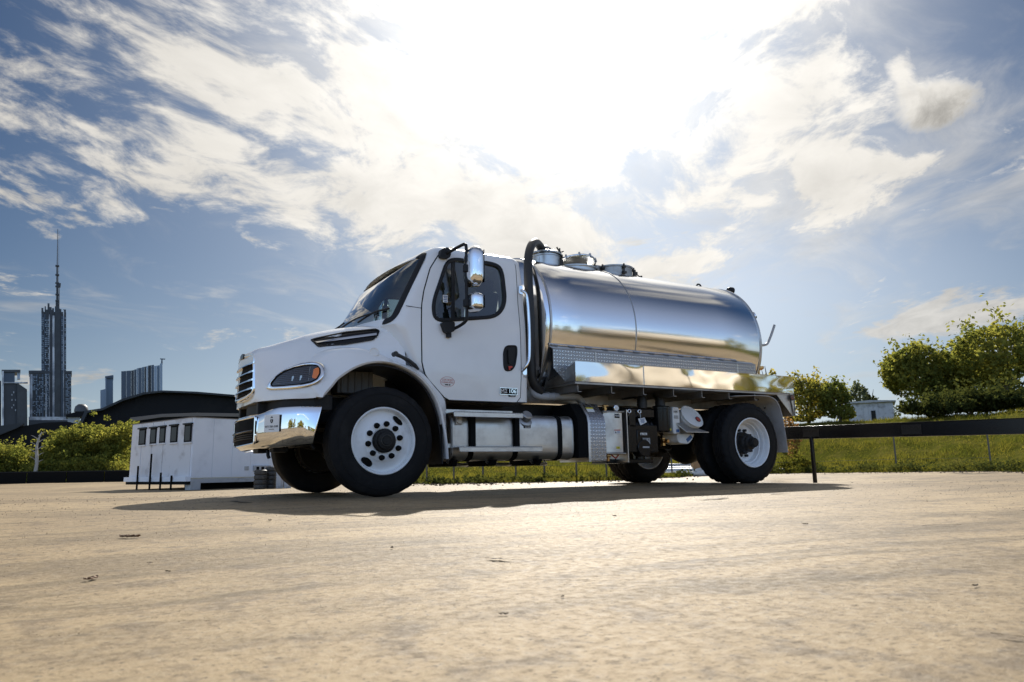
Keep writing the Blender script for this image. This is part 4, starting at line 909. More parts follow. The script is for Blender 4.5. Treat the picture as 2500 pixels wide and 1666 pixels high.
dl = MB(); dn = Vector((-.06, .30, 1)).normalized(); dl.lathe([(.345, -.01), (.350, .0), (.345, .012), (.30, .03), (.20, .055), (.10, .068), (.0, .072)], (3.08, .06, 2.875), dn, 44); dlo = dl.build('manway_lid', M['tank'], mwo, 50)
cl = MB(); u_ = dn.orthogonal().normalized(); v_ = dn.cross(u_)
for k in range(12): a = 2*PI*k/12; p_ = Vector((3.08, .06, 2.875))+(u_*math.cos(a)+v_*math.sin(a))*.345; cl.cyl(p_-dn*.03, p_+dn*.03, .013, 8)
cl.box((3.43, -.05, 2.885), (.07, .08, .07)); cl.cyl((3.43, -.10, 2.86), (3.43, .02, 2.86), .022, 10); cl.build('lid_dog', M['alu_dull'], mwo)
m3 = MB(); m3.lathe([(.0, -.15), (.265, -.15), (.265, .09), (.28, .095), (.28, .115), (.24, .125), (.0, .13)], (3.73, -.02, 2.80), (0, 0, 1), 44); m3o = m3.build('manway', M['alu_dull'], truck)
for k in range(6):
    a = 2*PI*k/6+.4; c_ = Vector((3.73+.285*math.cos(a), -.02+.285*math.sin(a), 2.85)); q3 = MB(); q3.cyl(c_-Vector((0, 0, .06)), c_+Vector((0, 0, .075)), .012, 8); q3.box(c_+Vector((0, 0, .03)), (.04, .04, .03)); q3.box(c_-Vector((0, 0, .05)), (.05, .05, .03)); q3.build('lid_clamp', M['dirt_iron'], m3o)
vv = MB(); vv.box((4.06, -.1, 2.875), (.05, .05, .05)); vv.tube([(4.08, -.1, 2.87), (4.16, -.1, 2.835), (4.22, -.1, 2.82)], .009, 8); vv.cyl((4.17, -.1, 2.82), (4.17, -.1, 2.86), .014, 8); vv.build('relief_valve', M['dirt_iron'], truck)
hk = MB(); hk.tube([(5.22+.045*math.cos(t)+.07, -.08, 2.83+.045*math.sin(t)) for t in np.linspace(R(200), R(-20), 14)], .013, 8); hk.build('lifting_eye', M['black'], truck)
hk2 = MB(); hk2.tube([(2.0+.06*math.cos(t)+.07, .35, 2.80+.06*math.sin(t)) for t in np.linspace(R(190), R(-20), 14)], .016, 8); hk2.build('lifting_eye', M['black'], truck)
wl = MB(); wl.lathe([(.0, -.05), (.035, -.05), (.05, -.03), (.058, .02), (.058, .035), (.0, .036)], (5.93, -.10, 2.845), (.9, 0, -.1), 20); wl.tube([(5.87, -.10, 2.78), (5.88, -.14, 2.80), (5.92, -.155, 2.845)], .008, 8); wl.box((5.86, -.1, 2.775), (.2, .05, .012)); wlo = wl.build('work_light', M['black'], truck)
MB().box((5.72, -.10, 2.745), (.16, .06, .012)).build('light_bracket', M['alu_dull'], truck)
for z, y in ((2.30, -.72), (1.955, -.75)):
    sg_ = MB(); sg_.torus((5.64, y, z), (1, 0, 0), .055, .012, 24, 8); sg_.cyl((5.60, y, z), (5.66, y, z), .05, 18); sgo = sg_.build('sight_glass', M['chrome'], truck); MB().cyl((5.655, y, z), (5.70, y, z), .010, 8).cyl((5.695, y, z-.005), (5.715, y, z-.005), .022, 10).build('wing_knob', M['ink'], sgo)
lv = MB(); lv.tube([(5.58, -.72, 1.86), (5.70, -.75, 1.885), (5.80, -.75, 1.895), (5.88, -.75, 1.925), (5.95, -.75, 2.02), (6.00, -.75, 2.10), (6.06, -.75, 2.205)], .018, 12, smooth=3); lv.box((5.66, -.75, 1.85), (.12, .07, .09)); lv.build('dump_valve_handle', M['grey'], truck)
rv = MB(); rv.tube([(5.60, -.78, 1.74), (5.65, -.78, 1.70), (5.61, -.78, 1.60), (5.60, -.78, 1.55)], .009, 8); rv.lathe([(.0, 0), (.06, 0), (.06, .03), (.03, .05), (.0, .05)], (5.64, -.78, 1.575), (0, 0, -1), 16); rv.cyl((5.62, -.78, 1.40), (5.62, -.78, 1.56), .016, 10); rv.build('rear_valve', M['brass'], truck)

# a bucket that stands on the shelf: a thing of its own
bx = Vector((4.085, -1.0, .835)); bax = Vector((.07, -.73, .51)).normalized()
bucket = thing('plastic_bucket', 'white plastic bucket tilted on the shelf under the truck bed', 'bucket', bx-bax*.22)
def rel(mb): 
    mb.v = [tuple(Vector(v)-bucket.location) for v in mb.v]; return mb
b0 = MB().lathe([(.0, -.235), (.128, -.235), (.135, -.225), (.150, -.06), (.152, -.055), (.158, -.05), (.158, -.03), (.152, -.025), (.150, -.01)], bx, bax, 40); rel(b0).build('bucket_body', M['plastic_white'], bucket)
rel(MB().lathe([(.150, -.012), (.164, -.010), (.166, .004), (.160, .010), (.150, .010), (.145, .002), (.0, .002)], bx, bax, 40)).build('lid', M['plastic_white'], bucket)
cu_ = Vector((.75, 0, -.6)); cu_ = (cu_-bax*cu_.dot(bax)).normalized(); cap = rel(MB().lathe([(.034, .0), (.034, .012), (.026, .016), (.0, .014)], bx+cu_*.085, bax, 20)).build('pour_cap', M['redink'], bucket)
rel(MB().torus(bx+cu_*.085+bax*.012, bax, .036, .004, 24, 6)).build('cap_ring', M['black'], bucket)
# ================================================================== FOLIAGE
def leaf_mat(name, c1, c2, trans=.6):
    m = bpy.data.materials.new(name); m.use_nodes = True; t = m.node_tree; t.nodes.clear()
    o = t.nodes.new('ShaderNodeOutputMaterial'); d = t.nodes.new('ShaderNodeBsdfDiffuse'); tr = t.nodes.new('ShaderNodeBsdfTranslucent'); mx = t.nodes.new('ShaderNodeMixShader'); mx.inputs[0].default_value = trans
    g = t.nodes.new('ShaderNodeBsdfGlossy'); g.inputs['Roughness'].default_value = .45; m2 = t.nodes.new('ShaderNodeMixShader'); m2.inputs[0].default_value = .0
    c = t.nodes.new('ShaderNodeTexCoord').outputs['Object']
    f = (noise(t, c, .9, 4, .6)*.6+noise(t, c, 11, 3, .6)*.55-.07).step(.36, .66)
    col = mixc(t, f, c1, c2)
    t.links.new(col, d.inputs[0]); t.links.new(mixc(t, 1.0, col, (1.75, 1.6, 1.1), 'MULTIPLY'), tr.inputs[0])
    t.links.new(d.outputs[0], mx.inputs[1]); t.links.new(tr.outputs[0], mx.inputs[2]); t.links.new(mx.outputs[0], m2.inputs[1]); t.links.new(g.outputs[0], m2.inputs[2]); t.links.new(m2.outputs[0], o.inputs[0]); return m
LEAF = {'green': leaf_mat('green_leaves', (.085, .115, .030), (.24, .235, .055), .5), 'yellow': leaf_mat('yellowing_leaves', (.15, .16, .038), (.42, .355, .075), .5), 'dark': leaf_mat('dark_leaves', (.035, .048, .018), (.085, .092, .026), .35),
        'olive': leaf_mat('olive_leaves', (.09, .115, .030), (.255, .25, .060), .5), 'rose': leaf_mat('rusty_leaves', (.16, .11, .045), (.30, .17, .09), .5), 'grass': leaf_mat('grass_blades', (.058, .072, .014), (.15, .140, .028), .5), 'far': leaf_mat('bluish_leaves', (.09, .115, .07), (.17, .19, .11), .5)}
LV_K, SZ_K, W_K = .72, .88, .95
M['bark'] = mat('bark', (.06, .045, .032), .9, bump=(20, .01)); M['pale_bark'] = mat('pale_bark', (.36, .34, .31), .8, var=(9, (.16, .14, .12), .5, .7))
def raw_mesh(name, V, F, m):
    """V: (n,k,3) corners of n separate faces"""
    n, k, _ = V.shape; me = bpy.data.meshes.new(name); me.vertices.add(n*k); me.vertices.foreach_set('co', V.astype(np.float32).ravel()); me.loops.add(n*k); me.loops.foreach_set('vertex_index', np.arange(n*k, dtype=np.int32))
    me.polygons.add(n); me.polygons.foreach_set('loop_start', np.arange(0, n*k, k, dtype=np.int32)); me.materials.append(m); me.update(calc_edges=True); me.validate(); return me
def leaves(P, size, upward=.25):
    n = len(P); u = rng.normal(size=(n, 3)); u /= np.linalg.norm(u, axis=1)[:, None]; w = rng.normal(size=(n, 3)); w[:, 2] += upward; v = np.cross(u, w); v /= np.linalg.norm(v, axis=1)[:, None]
    s = size*rng.uniform(.6, 1.35, (n, 1)); return np.stack([P+u*s, P+v*s*.55, P-u*s*.9, P-v*s*.55], 1)
def blob(c, r, n):
    d = rng.normal(size=(n, 3)); d /= np.linalg.norm(d, axis=1)[:, None]; return np.array(c)+d*(rng.uniform(.15, 1, (n, 1))**.5)*np.array(r)
def tree(name, label, cat, base, top, width, leaf, n, size, group=None, trunk=True, low=.25, seed=0, limbs=9, barkm='bark', airy=.5):
    """base: point on the ground; top: height of the crown's tip; width: of the crown"""
    lr = np.random.default_rng(seed+11); H = top-base.z
    t = thing(name, label, cat, base, group)
    tips = []; tm = MB()
    tm.tube([(0, 0, -.1), (lr.normal()*.05*H*.3, lr.normal()*.03*H, H*.35), (lr.normal()*.04*H, lr.normal()*.04*H, H*.8)], [.028*H+.02, .02*H, .006*H], 8, smooth=3)
    for i in range(limbs):
        a = 2*PI*i*.382+lr.uniform(-.3, .3); z0 = H*lr.uniform(low*.7, .55); z1 = H*lr.uniform(low+.1, .97); env = math.sin(PI*min(1, max(.04, (z1/H-low*.75)/(1.06-low*.75))))**.55
        rr = width/2*env*lr.uniform(.55, .98); e = (rr*math.cos(a), rr*math.sin(a), z1); tips.append(e)
        tm.tube([(0, 0, z0), (e[0]*.5, e[1]*.5, z0+(z1-z0)*.62), e], [.012*H, .008*H, .003*H], 5, smooth=2)
    if trunk: tm.build('trunk', M[barkm], t)
    z_lo = H*low*.62; nb = 20
    lob = lr.normal(size=(nb, 3)); lob /= np.linalg.norm(lob, axis=1)[:, None]; la = lr.uniform(-.62, .16, nb); gap = lr.uniform(-1, 1, (34, 3))*np.array((width*.5, width*.5, H*.5))+np.array((0, 0, H*.55)); gr_ = lr.uniform(.05, .13, 34)*width
    def inside(Q):
        """how far inside the lumpy crown a point lies: 1 at its skin"""
        q = (Q-np.array((0, 0, (H+z_lo)/2)))/np.array((width/2, width/2, (H-z_lo)/2)); q[:, 2] *= np.where(q[:, 2] > 0, 1.0, .92); r = np.linalg.norm(q, axis=1)+1e-6; d = q/r[:, None]
        k = 1+(np.exp(((d@lob.T)-1)*7)*la).sum(1); return r/np.clip(k, .35, 1.3)
    Q = lr.uniform(-1, 1, (n*7, 3))*np.array((width*.56, width*.56, (H-z_lo)*.56))+np.array((0, 0, (H+z_lo)/2)); r = inside(Q.copy()); clump = np.sin(Q[:, 0]*5.1/width*3+seed)+np.sin(Q[:, 1]*6.3/width*3+2*seed)+np.sin(Q[:, 2]*7.0/width*3+3*seed)
    dg_ = np.min(np.linalg.norm(Q[:, None, :]-gap[None], axis=2)/gr_[None], axis=1); keep = (r < 1)&(lr.random(len(Q)) < np.clip(.06+.94*r**3+.16*clump, .03, 1))&((dg_ > 1)|(lr.random(len(Q)) < .12))
    pts = [Q[keep][:n]]
    S_ = lr.normal(size=(int(30+n/60), 3)); S_[:, 2] = np.abs(S_[:, 2])*.9-.25; S_ /= np.linalg.norm(S_, axis=1)[:, None]
    for d in S_:
        c0 = np.array((0, 0, (H+z_lo)/2))+d*np.array((width/2, width/2, (H-z_lo)/2)); c0 = np.array((0, 0, (H+z_lo)/2))+(c0-np.array((0, 0, (H+z_lo)/2)))*min(1, .93/max(.3, inside(c0[None].copy())[0])); ln2 = lr.uniform(.04, .11)*width*(1.4 if d[2] > .6 else 1); t_ = lr.uniform(-.4, 1, (int(10+ln2*26), 1)); dd_ = d+np.array((0, 0, .5))+lr.normal(size=3)*.3
        pts.append(c0+dd_*t_*ln2+lr.normal(size=(len(t_), 3))*ln2*.16)
    P = np.concatenate(pts); P = P[P[:, 2] > .03*H]
    o = bpy.data.objects.new('crown', raw_mesh('crown', leaves(P, size), None, LEAF[leaf])); COL.objects.link(o); o.parent = t
    return t
def gz(a, r): return bankz(a, r) if r > edge(a) else lotz(a, r)
def plant(px, top, D, wpx, *args, base_extra=0., **kw):
    a = azim(px); z = gz(a, D)+base_extra; return tree(args[0], args[1], args[2], pol(a, D, z), height(px, top, D), wpx*D/FPX*W_K, args[3], int(args[4]*LV_K), args[5]*SZ_K, **kw)
RT_ = 'trees on the grass bank beyond the rail'
plant(1893, 884, 27, 46, 'sapling', 'thin yellowing sapling whose tip shows above the tail of the steel tray', 'tree', 'yellow', 500, .075, group=RT_, seed=1, low=.55, limbs=7)
plant(1982, 900, 33, 150, 'bushy_tree', 'yellow green rounded tree just right of the truck tail', 'tree', 'yellow', 9000, .085, group=RT_, seed=2, low=.0, limbs=12)
plant(2062, 925, 32, 115, 'bushy_tree', 'lower olive tree between the yellow tree and the white shed', 'tree', 'olive', 7000, .08, group=RT_, seed=3, low=.0)
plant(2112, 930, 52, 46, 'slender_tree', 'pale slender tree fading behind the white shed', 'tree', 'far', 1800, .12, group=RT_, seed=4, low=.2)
plant(2140, 944, 58, 44, 'round_tree', 'small dark blue green tree above the white shed roof', 'tree', 'dark', 1700, .13, group=RT_, seed=5, low=.2)
plant(2285, 836, 37, 175, 'leafy_tree', 'leafy tree with feathery left edge, shortest of the big trees on the right', 'tree', 'olive', 13500, .105, group=RT_, seed=6, low=.08, limbs=14)
plant(2385, 850, 39, 210, 'leafy_tree', 'broad leafy tree in the middle of the big right hand group', 'tree', 'green', 13500, .105, group=RT_, seed=7, low=.15, limbs=14)
plant(2490, 778, 36, 260, 'leafy_tree', 'tallest leafy tree, cut off by the right edge of the photo', 'tree', 'olive', 15500, .105, group=RT_, seed=8, low=.15, limbs=15)
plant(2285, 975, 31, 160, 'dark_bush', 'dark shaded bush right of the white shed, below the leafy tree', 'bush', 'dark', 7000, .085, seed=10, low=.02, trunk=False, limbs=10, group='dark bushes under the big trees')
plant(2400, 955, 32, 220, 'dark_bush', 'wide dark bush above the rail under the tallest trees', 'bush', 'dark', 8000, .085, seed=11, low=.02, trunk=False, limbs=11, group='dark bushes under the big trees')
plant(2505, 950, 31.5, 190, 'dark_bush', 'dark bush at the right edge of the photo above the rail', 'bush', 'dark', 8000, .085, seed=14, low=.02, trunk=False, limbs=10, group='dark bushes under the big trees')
plant(1932, 1015, 24, 52, 'rusty_shrub', 'small rusty pink shrub behind the rear fender of the truck', 'shrub', 'rose', 1500, .05, seed=12, low=.02, trunk=False, limbs=8)
plant(1945, 1108, 20.5, 100, 'weed_clump', 'clump of tall bright weeds at the lot edge behind the rear tyre', 'weeds', 'grass', 1400, .045, seed=13, low=.02, trunk=False, limbs=8)
def undergrowth():
    pts = []; lr = np.random.default_rng(5)
    for i in range(230):
        a = lr.uniform(49, 77); D = lr.uniform(33.5, 39)
        if 55.2 < a < 58.4: D = lr.uniform(47, 50); rr = lr.uniform(.35, .75); p = pol(a, D, gz(a, D)+lr.uniform(.1, 1.25)); pts.append(blob(p, (rr, rr, rr*.8), 110))
    o = bpy.data.objects.new('undergrowth', raw_mesh('undergrowth', leaves(np.concatenate(pts), .075), None, LEAF['olive'])); COL.objects.link(o); tag(o, 'low tangled undergrowth along the top of the bank', 'undergrowth', None, 'stuff')
undergrowth()
def verge():
    pts = []; lr = np.random.default_rng(6)
    for i in range(230):
        a = lr.uniform(20, 74); k = lr.exponential(.28); r = edge(a)+k-.05; rr = lr.uniform(.05, .16)*(1.5 if a > 48 else .8); p = pol(a, r, gz(a, r)+rr*.5); pts.append(blob(p, (rr*1.5, rr*1.5, rr), int(20+rr*420)))
    o = bpy.data.objects.new('weeds', raw_mesh('weeds', leaves(np.concatenate(pts), .034), None, LEAF['dark'])); COL.objects.link(o); tag(o, 'ragged dark weeds along the foot of the bank', 'weeds', None, 'stuff')
verge()
# white shed among the trees
sa_ = azim(2140); sp = pol(sa_, 46, gz(sa_, 46)); sb = thing('white_shed', 'weathered white shed half hidden between the small trees and the dark bush', 'shed', sp); ax_ = Matrix.Rotation(-R(sa_), 3, 'Z')
M['old_white'] = mat('peeling_white_boards', (.55, .56, .58), .8, var=(2.2, (.22, .21, .20), .5, .72))
hh = height(2140, 983, 46)-sp.z
wl_ = MB(); wl_.box((0, 1.5, hh/2), (2.3, 3, hh), None); wl_.v = [tuple(ax_ @ Vector(v)) for v in wl_.v]; wl_.build('wall', M['old_white'], sb)
for i in range(9): b_ = MB().box((-1.02+.255*i, -.012, hh/2), (.235, .03, hh-.1)); b_.v = [tuple(ax_ @ Vector(v)) for v in b_.v]; b_.build('board', M['old_white'], sb)
rf_ = MB(); rf_.prism([(-1.3, hh), (1.3, hh), (1.3, hh+.06), (0, hh+.14), (-1.3, hh+.06)], 'y', -.2, 3.2); rf_.v = [tuple(ax_ @ Vector(v)) for v in rf_.v]; rf_.build('roof', M['grey'], sb)
dr_ = MB().box((.12, -.04, .65), (.22, .05, 1.3)); dr_.v = [tuple(ax_ @ Vector(v)) for v in dr_.v]; dr_.build('door', M['iron'], sb)
# left hedge behind the low barrier
def hedge(name, label, pxs, tops, D, depth, leaf, n, size, seed):
    lr = np.random.default_rng(seed); pts = []; a0 = azim(pxs[0]); base = pol(azim(sum(pxs)/len(pxs)), D, gz(azim(pxs[0]), D)); t = thing(name, label, 'hedge', base)
    blobs = 150
    for i in range(blobs):
        u = lr.uniform(pxs[0], pxs[-1]); tp = float(np.interp(u, pxs, tops)); dd = D+lr.uniform(0, depth); zt = height(u, tp, dd); rr = lr.uniform(.28, .62); f = lr.uniform(0, 1)**.7
        zc = base.z+.2+(zt-rr*.6-base.z-.2)*f; p = pol(azim(u), dd, zc)-base; pts.append(blob(p, (rr, rr, rr*.75), n//blobs))
        for j in range(3): pts.append(blob(np.array(p)+lr.normal(size=3)*rr*.7, (.25, .25, .22), n//blobs//5))
    o = bpy.data.objects.new('foliage', raw_mesh('foliage', leaves(np.concatenate(pts), size), None, LEAF[leaf])); COL.objects.link(o); o.parent = t; return t
hedge('hedge', 'large olive green hedge left of the white trailer behind the black barrier', [118, 135, 180, 230, 280, 322], [1085, 1052, 1046, 1040, 1034, 1030], 50, 3.5, 'olive', 24000, .085, 21)
hedge('hedge', 'lower bright hedge at the far left edge behind the black barrier', [-60, -10, 40, 62, 80, 105], [1078, 1088, 1086, 1108, 1110, 1092], 50, 3, 'olive', 12000, .08, 22)
hedge('hedge', 'dark clipped front shrubs along the foot of the large hedge', [70, 110, 160, 220, 300], [1122, 1126, 1122, 1120, 1124], 48.6, 1.2, 'green', 11000, .075, 23)
dtp = pol(azim(86), 48.2, gz(azim(86), 48.2)); dt = thing('dead_sapling', 'pale bare dead sapling standing in the gap between the hedges', 'dead tree', dtp)
dm = MB(); dm.tube([(0, 0, -.1), (.05, 0, 1.1), (-.02, 0, 2.0), (.15, 0, 2.75)], [.11, .09, .06, .02], 8, smooth=4)
for i in range(9): z = 1.0+.19*i; s_ = -1 if i % 2 else 1; dm.tube([(.02, 0, z), (s_*.22, .05*s_, z+.18), (s_*.34, .1*s_, z+.22)], [.03, .018, .006], 6, smooth=2)
dm.build('trunk', M['pale_bark'], dt)
# grass: blades on the bank, thicker at the lot edge
def grass():
    n = 120000; a = rng.uniform(17, 74, n); k = rng.uniform(0, 1, n)**1.9*13.5-.15; Z = []; 
    r = np.array([edge(x) for x in a])+k; P = np.stack([CAM.x+r*np.sin(np.radians(a)), CAM.y+r*np.cos(np.radians(a)), np.array([bankz(x, y) for x, y in zip(a, r)])], 1)
    h = rng.uniform(.035, .095, (n, 1))*(1+.6*np.sin(P[:, :1]*1.9+P[:, 1:2]*1.3)); h = np.clip(h, .035, .2); w = rng.uniform(.006, .013, (n, 1)); t = rng.uniform(0, 2*PI, n); d = np.stack([np.cos(t), np.sin(t), 0*t], 1); ln_ = rng.normal(size=(n, 3))*.45; ln_[:, 2] = 1
    V = np.stack([P-d*w, P+d*w, P+ln_*h], 1); o = bpy.data.objects.new('grass', raw_mesh('grass', V, None, LEAF['grass'])); COL.objects.link(o); o['kind'] = 'stuff'; tag(o, 'short sunlit grass covering the bank behind the lot', 'grass')
grass()
# trees across the lot, behind the photographer: they show only in the polished metal
def mirror_wood():
    pts = []; lr = np.random.default_rng(77)
    for i in range(46):
        a = 105+lr.uniform(0, 185); D = lr.uniform(40, 50); H = lr.uniform(4.5, 9); W_ = lr.uniform(4, 7); b = pol(a, D, .3)
        for j in range(26): f = lr.uniform(.12, 1); e = math.sin(PI*min(1, f*.92+.08))**.5; t = lr.uniform(0, 2*PI); rr = W_/2*e*lr.uniform(.2, .9); pts.append(blob((b.x+rr*math.cos(t), b.y+rr*math.sin(t), b.z+H*f), (.95, .95, .7), 34))
    o = bpy.data.objects.new('treeline', raw_mesh('treeline', leaves(np.concatenate(pts), .30), None, LEAF['yellow'])); COL.objects.link(o); tag(o, 'line of yellowing trees across the lot, mirrored in the polished tray', 'treeline', None, 'stuff')
mirror_wood()
M['cream'] = mat('cream_paint', (.62, .53, .40), .5, var=(1.2, (.48, .40, .30), .5, .7))
st_ = thing('storage_tank', 'cream horizontal storage tank on saddles, mirrored in the polished tray', 'storage tank', (19.0, -18.5, 0))
MB().lathe([(0, -3.4), (.8, -3.3), (1.4, -3.0), (1.6, -2.6), (1.6, 2.6), (1.4, 3.0), (.8, 3.3), (0, 3.4)], (0, 0, 3.0), (1, .5, 0), 48).build('tank', M['cream'], st_)
for s_ in (-1.8, 1.8): MB().box((s_*.9, s_*.45, .8), (.5, 2.2, 1.6), Matrix.Rotation(math.atan2(.5, 1), 3, 'Z')).build('saddle', M['iron'], st_)
for s_ in (-1.0, 1.0): MB().lathe([(1.6, -.08), (1.62, -.08), (1.62, .08), (1.6, .08)], (s_, s_*.5, 3.0), (1, .5, 0), 48).build('band', M['iron'], st_)

# ================================================================== RAIL, FENCE, PIPES
b0_, b1_ = at(1905, 1059, 12.2), at(2500, 1041, 10.7); b1_ = b0_+(b1_-b0_)*1.7
rail = thing('barrier_rail', 'long black steel barrier rail running right from behind the truck tail', 'rail', pol(azim(1987), 11.4, lotz(azim(1987), 11.4)))
dv_ = (b1_-b0_); L_ = dv_.length; yaw_ = math.atan2(dv_.y, dv_.x); bmx = MB(); bmx.box((0, 0, 0), (L_, .12, .185)); bmx.box((0, 0, .0955), (L_, .15, .006)); bo_ = bmx.build('beam', M['gloss_black'], rail, bevel=.012)
bo_.rotation_euler = (0, -math.atan2(dv_.z, math.hypot(dv_.x, dv_.y)), yaw_); bo_.location = (b0_+b1_)/2-rail.location
for px_, D_ in ((1987, 11.75), (2740, 10.0)):
    p_ = pol(azim(px_), D_, 0); g_ = lotz(azim(px_), D_); bp_ = MB(); bp_.box((0, 0, .33), (.046, .046, .74)); bp_.box((0, 0, .01), (.11, .11, .012)); ob_ = bp_.build('post', M['gloss_black'], rail, bevel=.006); ob_.location = Vector((p_.x, p_.y, g_))-rail.location
for t_ in (.10, .36, .62, .88):
    sp_ = MB(); sp_.box((0, -.064, 0), (.26, .008, .13))
    so2 = sp_.build('splice_plate', M['iron'], rail, bevel=.002); so2.rotation_euler = bo_.rotation_euler; so2.location = b0_.lerp(b1_, t_)-rail.location
    for u_ in (-.09, -.03, .03, .09):
        bl_ = MB().cyl((u_, -.067, .03), (u_, -.078, .03), .010, 6); o2 = bl_.build('bolt', M['iron'], so2)
fence = thing('wire_fence', 'low wire fence of thin steel posts along the foot of the grass bank', 'fence', pol(30, 14, gz(30, 14)))
M['post'] = mat('weathered_steel_post', (.10, .095, .085), .6)
tops = []
for px_ in (980, 1042, 1108, 1179, 1259, 1329, 1407, 1480, 1560, 1640, 1725, 1820, 2189, 2420):
    a = azim(px_); D_ = edge(a)+(.55 if px_ < 1900 else 1.0); z = gz(a, D_); p_ = pol(a, D_, z); bp_ = MB(); hgt = .95 if px_ < 1900 else .95
    bp_.cyl((0, 0, -.15), (0, 0, hgt),   .017 if px_ < 1900 else .019, 8); bp_.cyl((0, 0, hgt), (0, 0, hgt+.015), .022, 8); ob_ = bp_.build('post', M['post'], fence); ob_.location = p_-fence.location; tops.append((p_, hgt))
for f in (.30, .92):
    w_ = MB()
    for (p0, h0), (p1, h1) in zip(tops[:-1], tops[1:]): w_.tube([p0+Vector((0, 0, h0*f))-fence.location, p1+Vector((0, 0, h1*f))-fence.location], .0035, 4)
    w_.build('wire', M['post'], fence)
PG = 'plastic pipes stacked on the grass behind the truck'
M['pvc'] = mat('white_pipe_plastic', (.66, .66, .62), .45, var=(7, (.42, .40, .34), .5, .75)); M['pipe_in'] = mat('pipe_inside', (.03, .03, .03), .8)
pip = None
PIPES = [(1672, 1166, 'lowest white pipe lying in the grass between the rear tyres'), (1668, 1152, 'thick white pipe second from the bottom of the pipe pile'), (1664, 1143, 'thin white pipe on top of the thick one'), (1655, 1138, 'topmost grey white pipe of the pile between the rear tyres'), (1893, 1150, 'short white pipe end beside the rear tyre')]
for i, (px_, py_, lab_) in enumerate(PIPES):
    D_ = 17.2+.12*i if i < 4 else 21; c_ = at(px_, py_, D_); c_.z = max(c_.z, gz(azim(px_), D_)+.03); a_ = azim(px_); r_ = (.055, .085, .04, .06, .06)[i]
    pm_ = MB(); n_ = 18; Lh = .62 if i < 4 else .25
    pm_.lathe([(r_-.008, -Lh), (r_, -Lh), (r_, Lh-.16), (r_*1.14, Lh-.15), (r_*1.14, Lh), (r_-.006, Lh), (r_-.006, Lh-.10), (.0, Lh-.11)], (0, 0, 0), (math.cos(R(a_+8)), -math.sin(R(a_+8)), 0), n_)
    t_ = pm_.build('pipe', M['pvc'] if i != 3 else M['grey']); t_.location = c_; tag(t_, lab_, 'pipe', PG)
M['card'] = mat('brown_cardboard', (.36, .22, .11), .85)
a_ = azim(1708); bxo = MB().box((0, 0, .2), (.34, .3, .42)).build('cardboard_box', M['card'], bevel=.01); bxo.location = pol(a_, 17.4, gz(a_, 17.4)); bxo.rotation_euler = (0, 0, R(-30)); tag(bxo, 'brown cardboard box at the end of the pipe pile beside the rear tyre', 'box')

# ================================================================== LEFT SIDE: TRAILER, BARRIER, BUILDINGS
TG = -.25
M['tan_trim'] = mat('dull_tan_trim', (.19, .155, .13), .7)
P0, P1, P2_ = pol(azim(318), 30.5), pol(azim(467), 26.2), pol(azim(735), 28.6)
P3 = P0+(P2_-P1)
ZB, ZTOP = height(467, 1168, 26.2), height(467, 1019, 26.2)
tr_ = thing('office_trailer', 'white office trailer with five small dark windows in its end, left of the truck', 'trailer', Vector((P1.x, P1.y, TG)))
def trl(mb): mb.v = [tuple(Vector(v)-tr_.location) for v in mb.v]; return mb
M['trailer_white'] = mat('dull_white_cladding', (.74, .77, .82), .5, var=(1.1, (.62, .65, .70), .45, .7)); M['trailer_end'] = mat('grimy_white_end_wall', (.66, .66, .67), .6, var=(1.8, (.42, .40, .39), .52, .76))
bodym = MB(); bodym.prism([(p.x, p.y) for p in (P0, P1, P2_, P3)], 'z', ZB, ZTOP); trl(bodym).build('body', M['trailer_white'], tr_)
def face(Pa, Pb, u, z, out=0.):
    d = (Pb-Pa); n = Vector((d.y, -d.x, 0)).normalized(); p = Pa+d*u+n*out; return Vector((p.x, p.y, z))
def panel(Pa, Pb, u0, u1, z0, z1, o0, o1):
    c = [face(Pa, Pb, u, z, o) for o in (o0, o1) for u, z in ((u0, z0), (u1, z0), (u1, z1), (u0, z1))]; return trl(MB().add(c, [(0, 1, 2, 3), (7, 6, 5, 4), (0, 4, 5, 1), (1, 5, 6, 2), (2, 6, 7, 3), (3, 7, 4, 0)]))
for u0, u1 in ((.0, .185), (.187, .372), (.374, .555), (.557, .985)): panel(P0, P1, u0+.004, u1-.004, ZB+.02, ZTOP-.02, .0, .022).build('end_panel', M['trailer_end'], tr_)
for i in range(6): panel(P1, P2_, i/6+.002, (i+1)/6-.002, ZB+.02, ZTOP-.02, 0, .014).build('side_panel', M['trailer_white'], tr_)
def u_of(px, Pa, Pb):
    a = azim(px); best = min(np.linspace(0, 1, 400), key=lambda t: abs(math.degrees(math.atan2((Pa+(Pb-Pa)*t-CAM).x, (Pa+(Pb-Pa)*t-CAM).y))-a)); return float(best)
M['dark_glass'] = mat('dark_window_glass', (.008, .009, .012), .3, spec=.2)
for pxa, pxb, ya, yb_ in ((337, 353, 1048, 1087), (364, 379, 1046, 1084), (387, 401, 1043, 1082), (414, 431, 1040, 1081), (448, 465, 1037, 1080)):
    ua, ub = u_of(pxa, P0, P1), u_of(pxb, P0, P1); um = (ua+ub)/2; Dm = ((P0+(P1-P0)*um)-Vector((CAM.x, CAM.y, 0))).length; za, zb_ = height((pxa+pxb)/2, ya, Dm), height((pxa+pxb)/2, yb_, Dm)
    w_ = panel(P0, P1, ua, ub, zb_, za, .02, .045).build('window', M['ink'], tr_); du = (ub-ua)*.14
    panel(P0, P1, ua+du, ub-du, zb_+.05, za-.05, .04, .049).build('pane', M['dark_glass'], w_)
    panel(P0, P1, ua-.01, ub+.01, zb_-.05, zb_, .02, .07).build('sill', M['trailer_end'], w_); panel(P0, P1, ua-.012, ub+.012, za, za+.05, .02, .09).build('hood', M['iron'], w_)
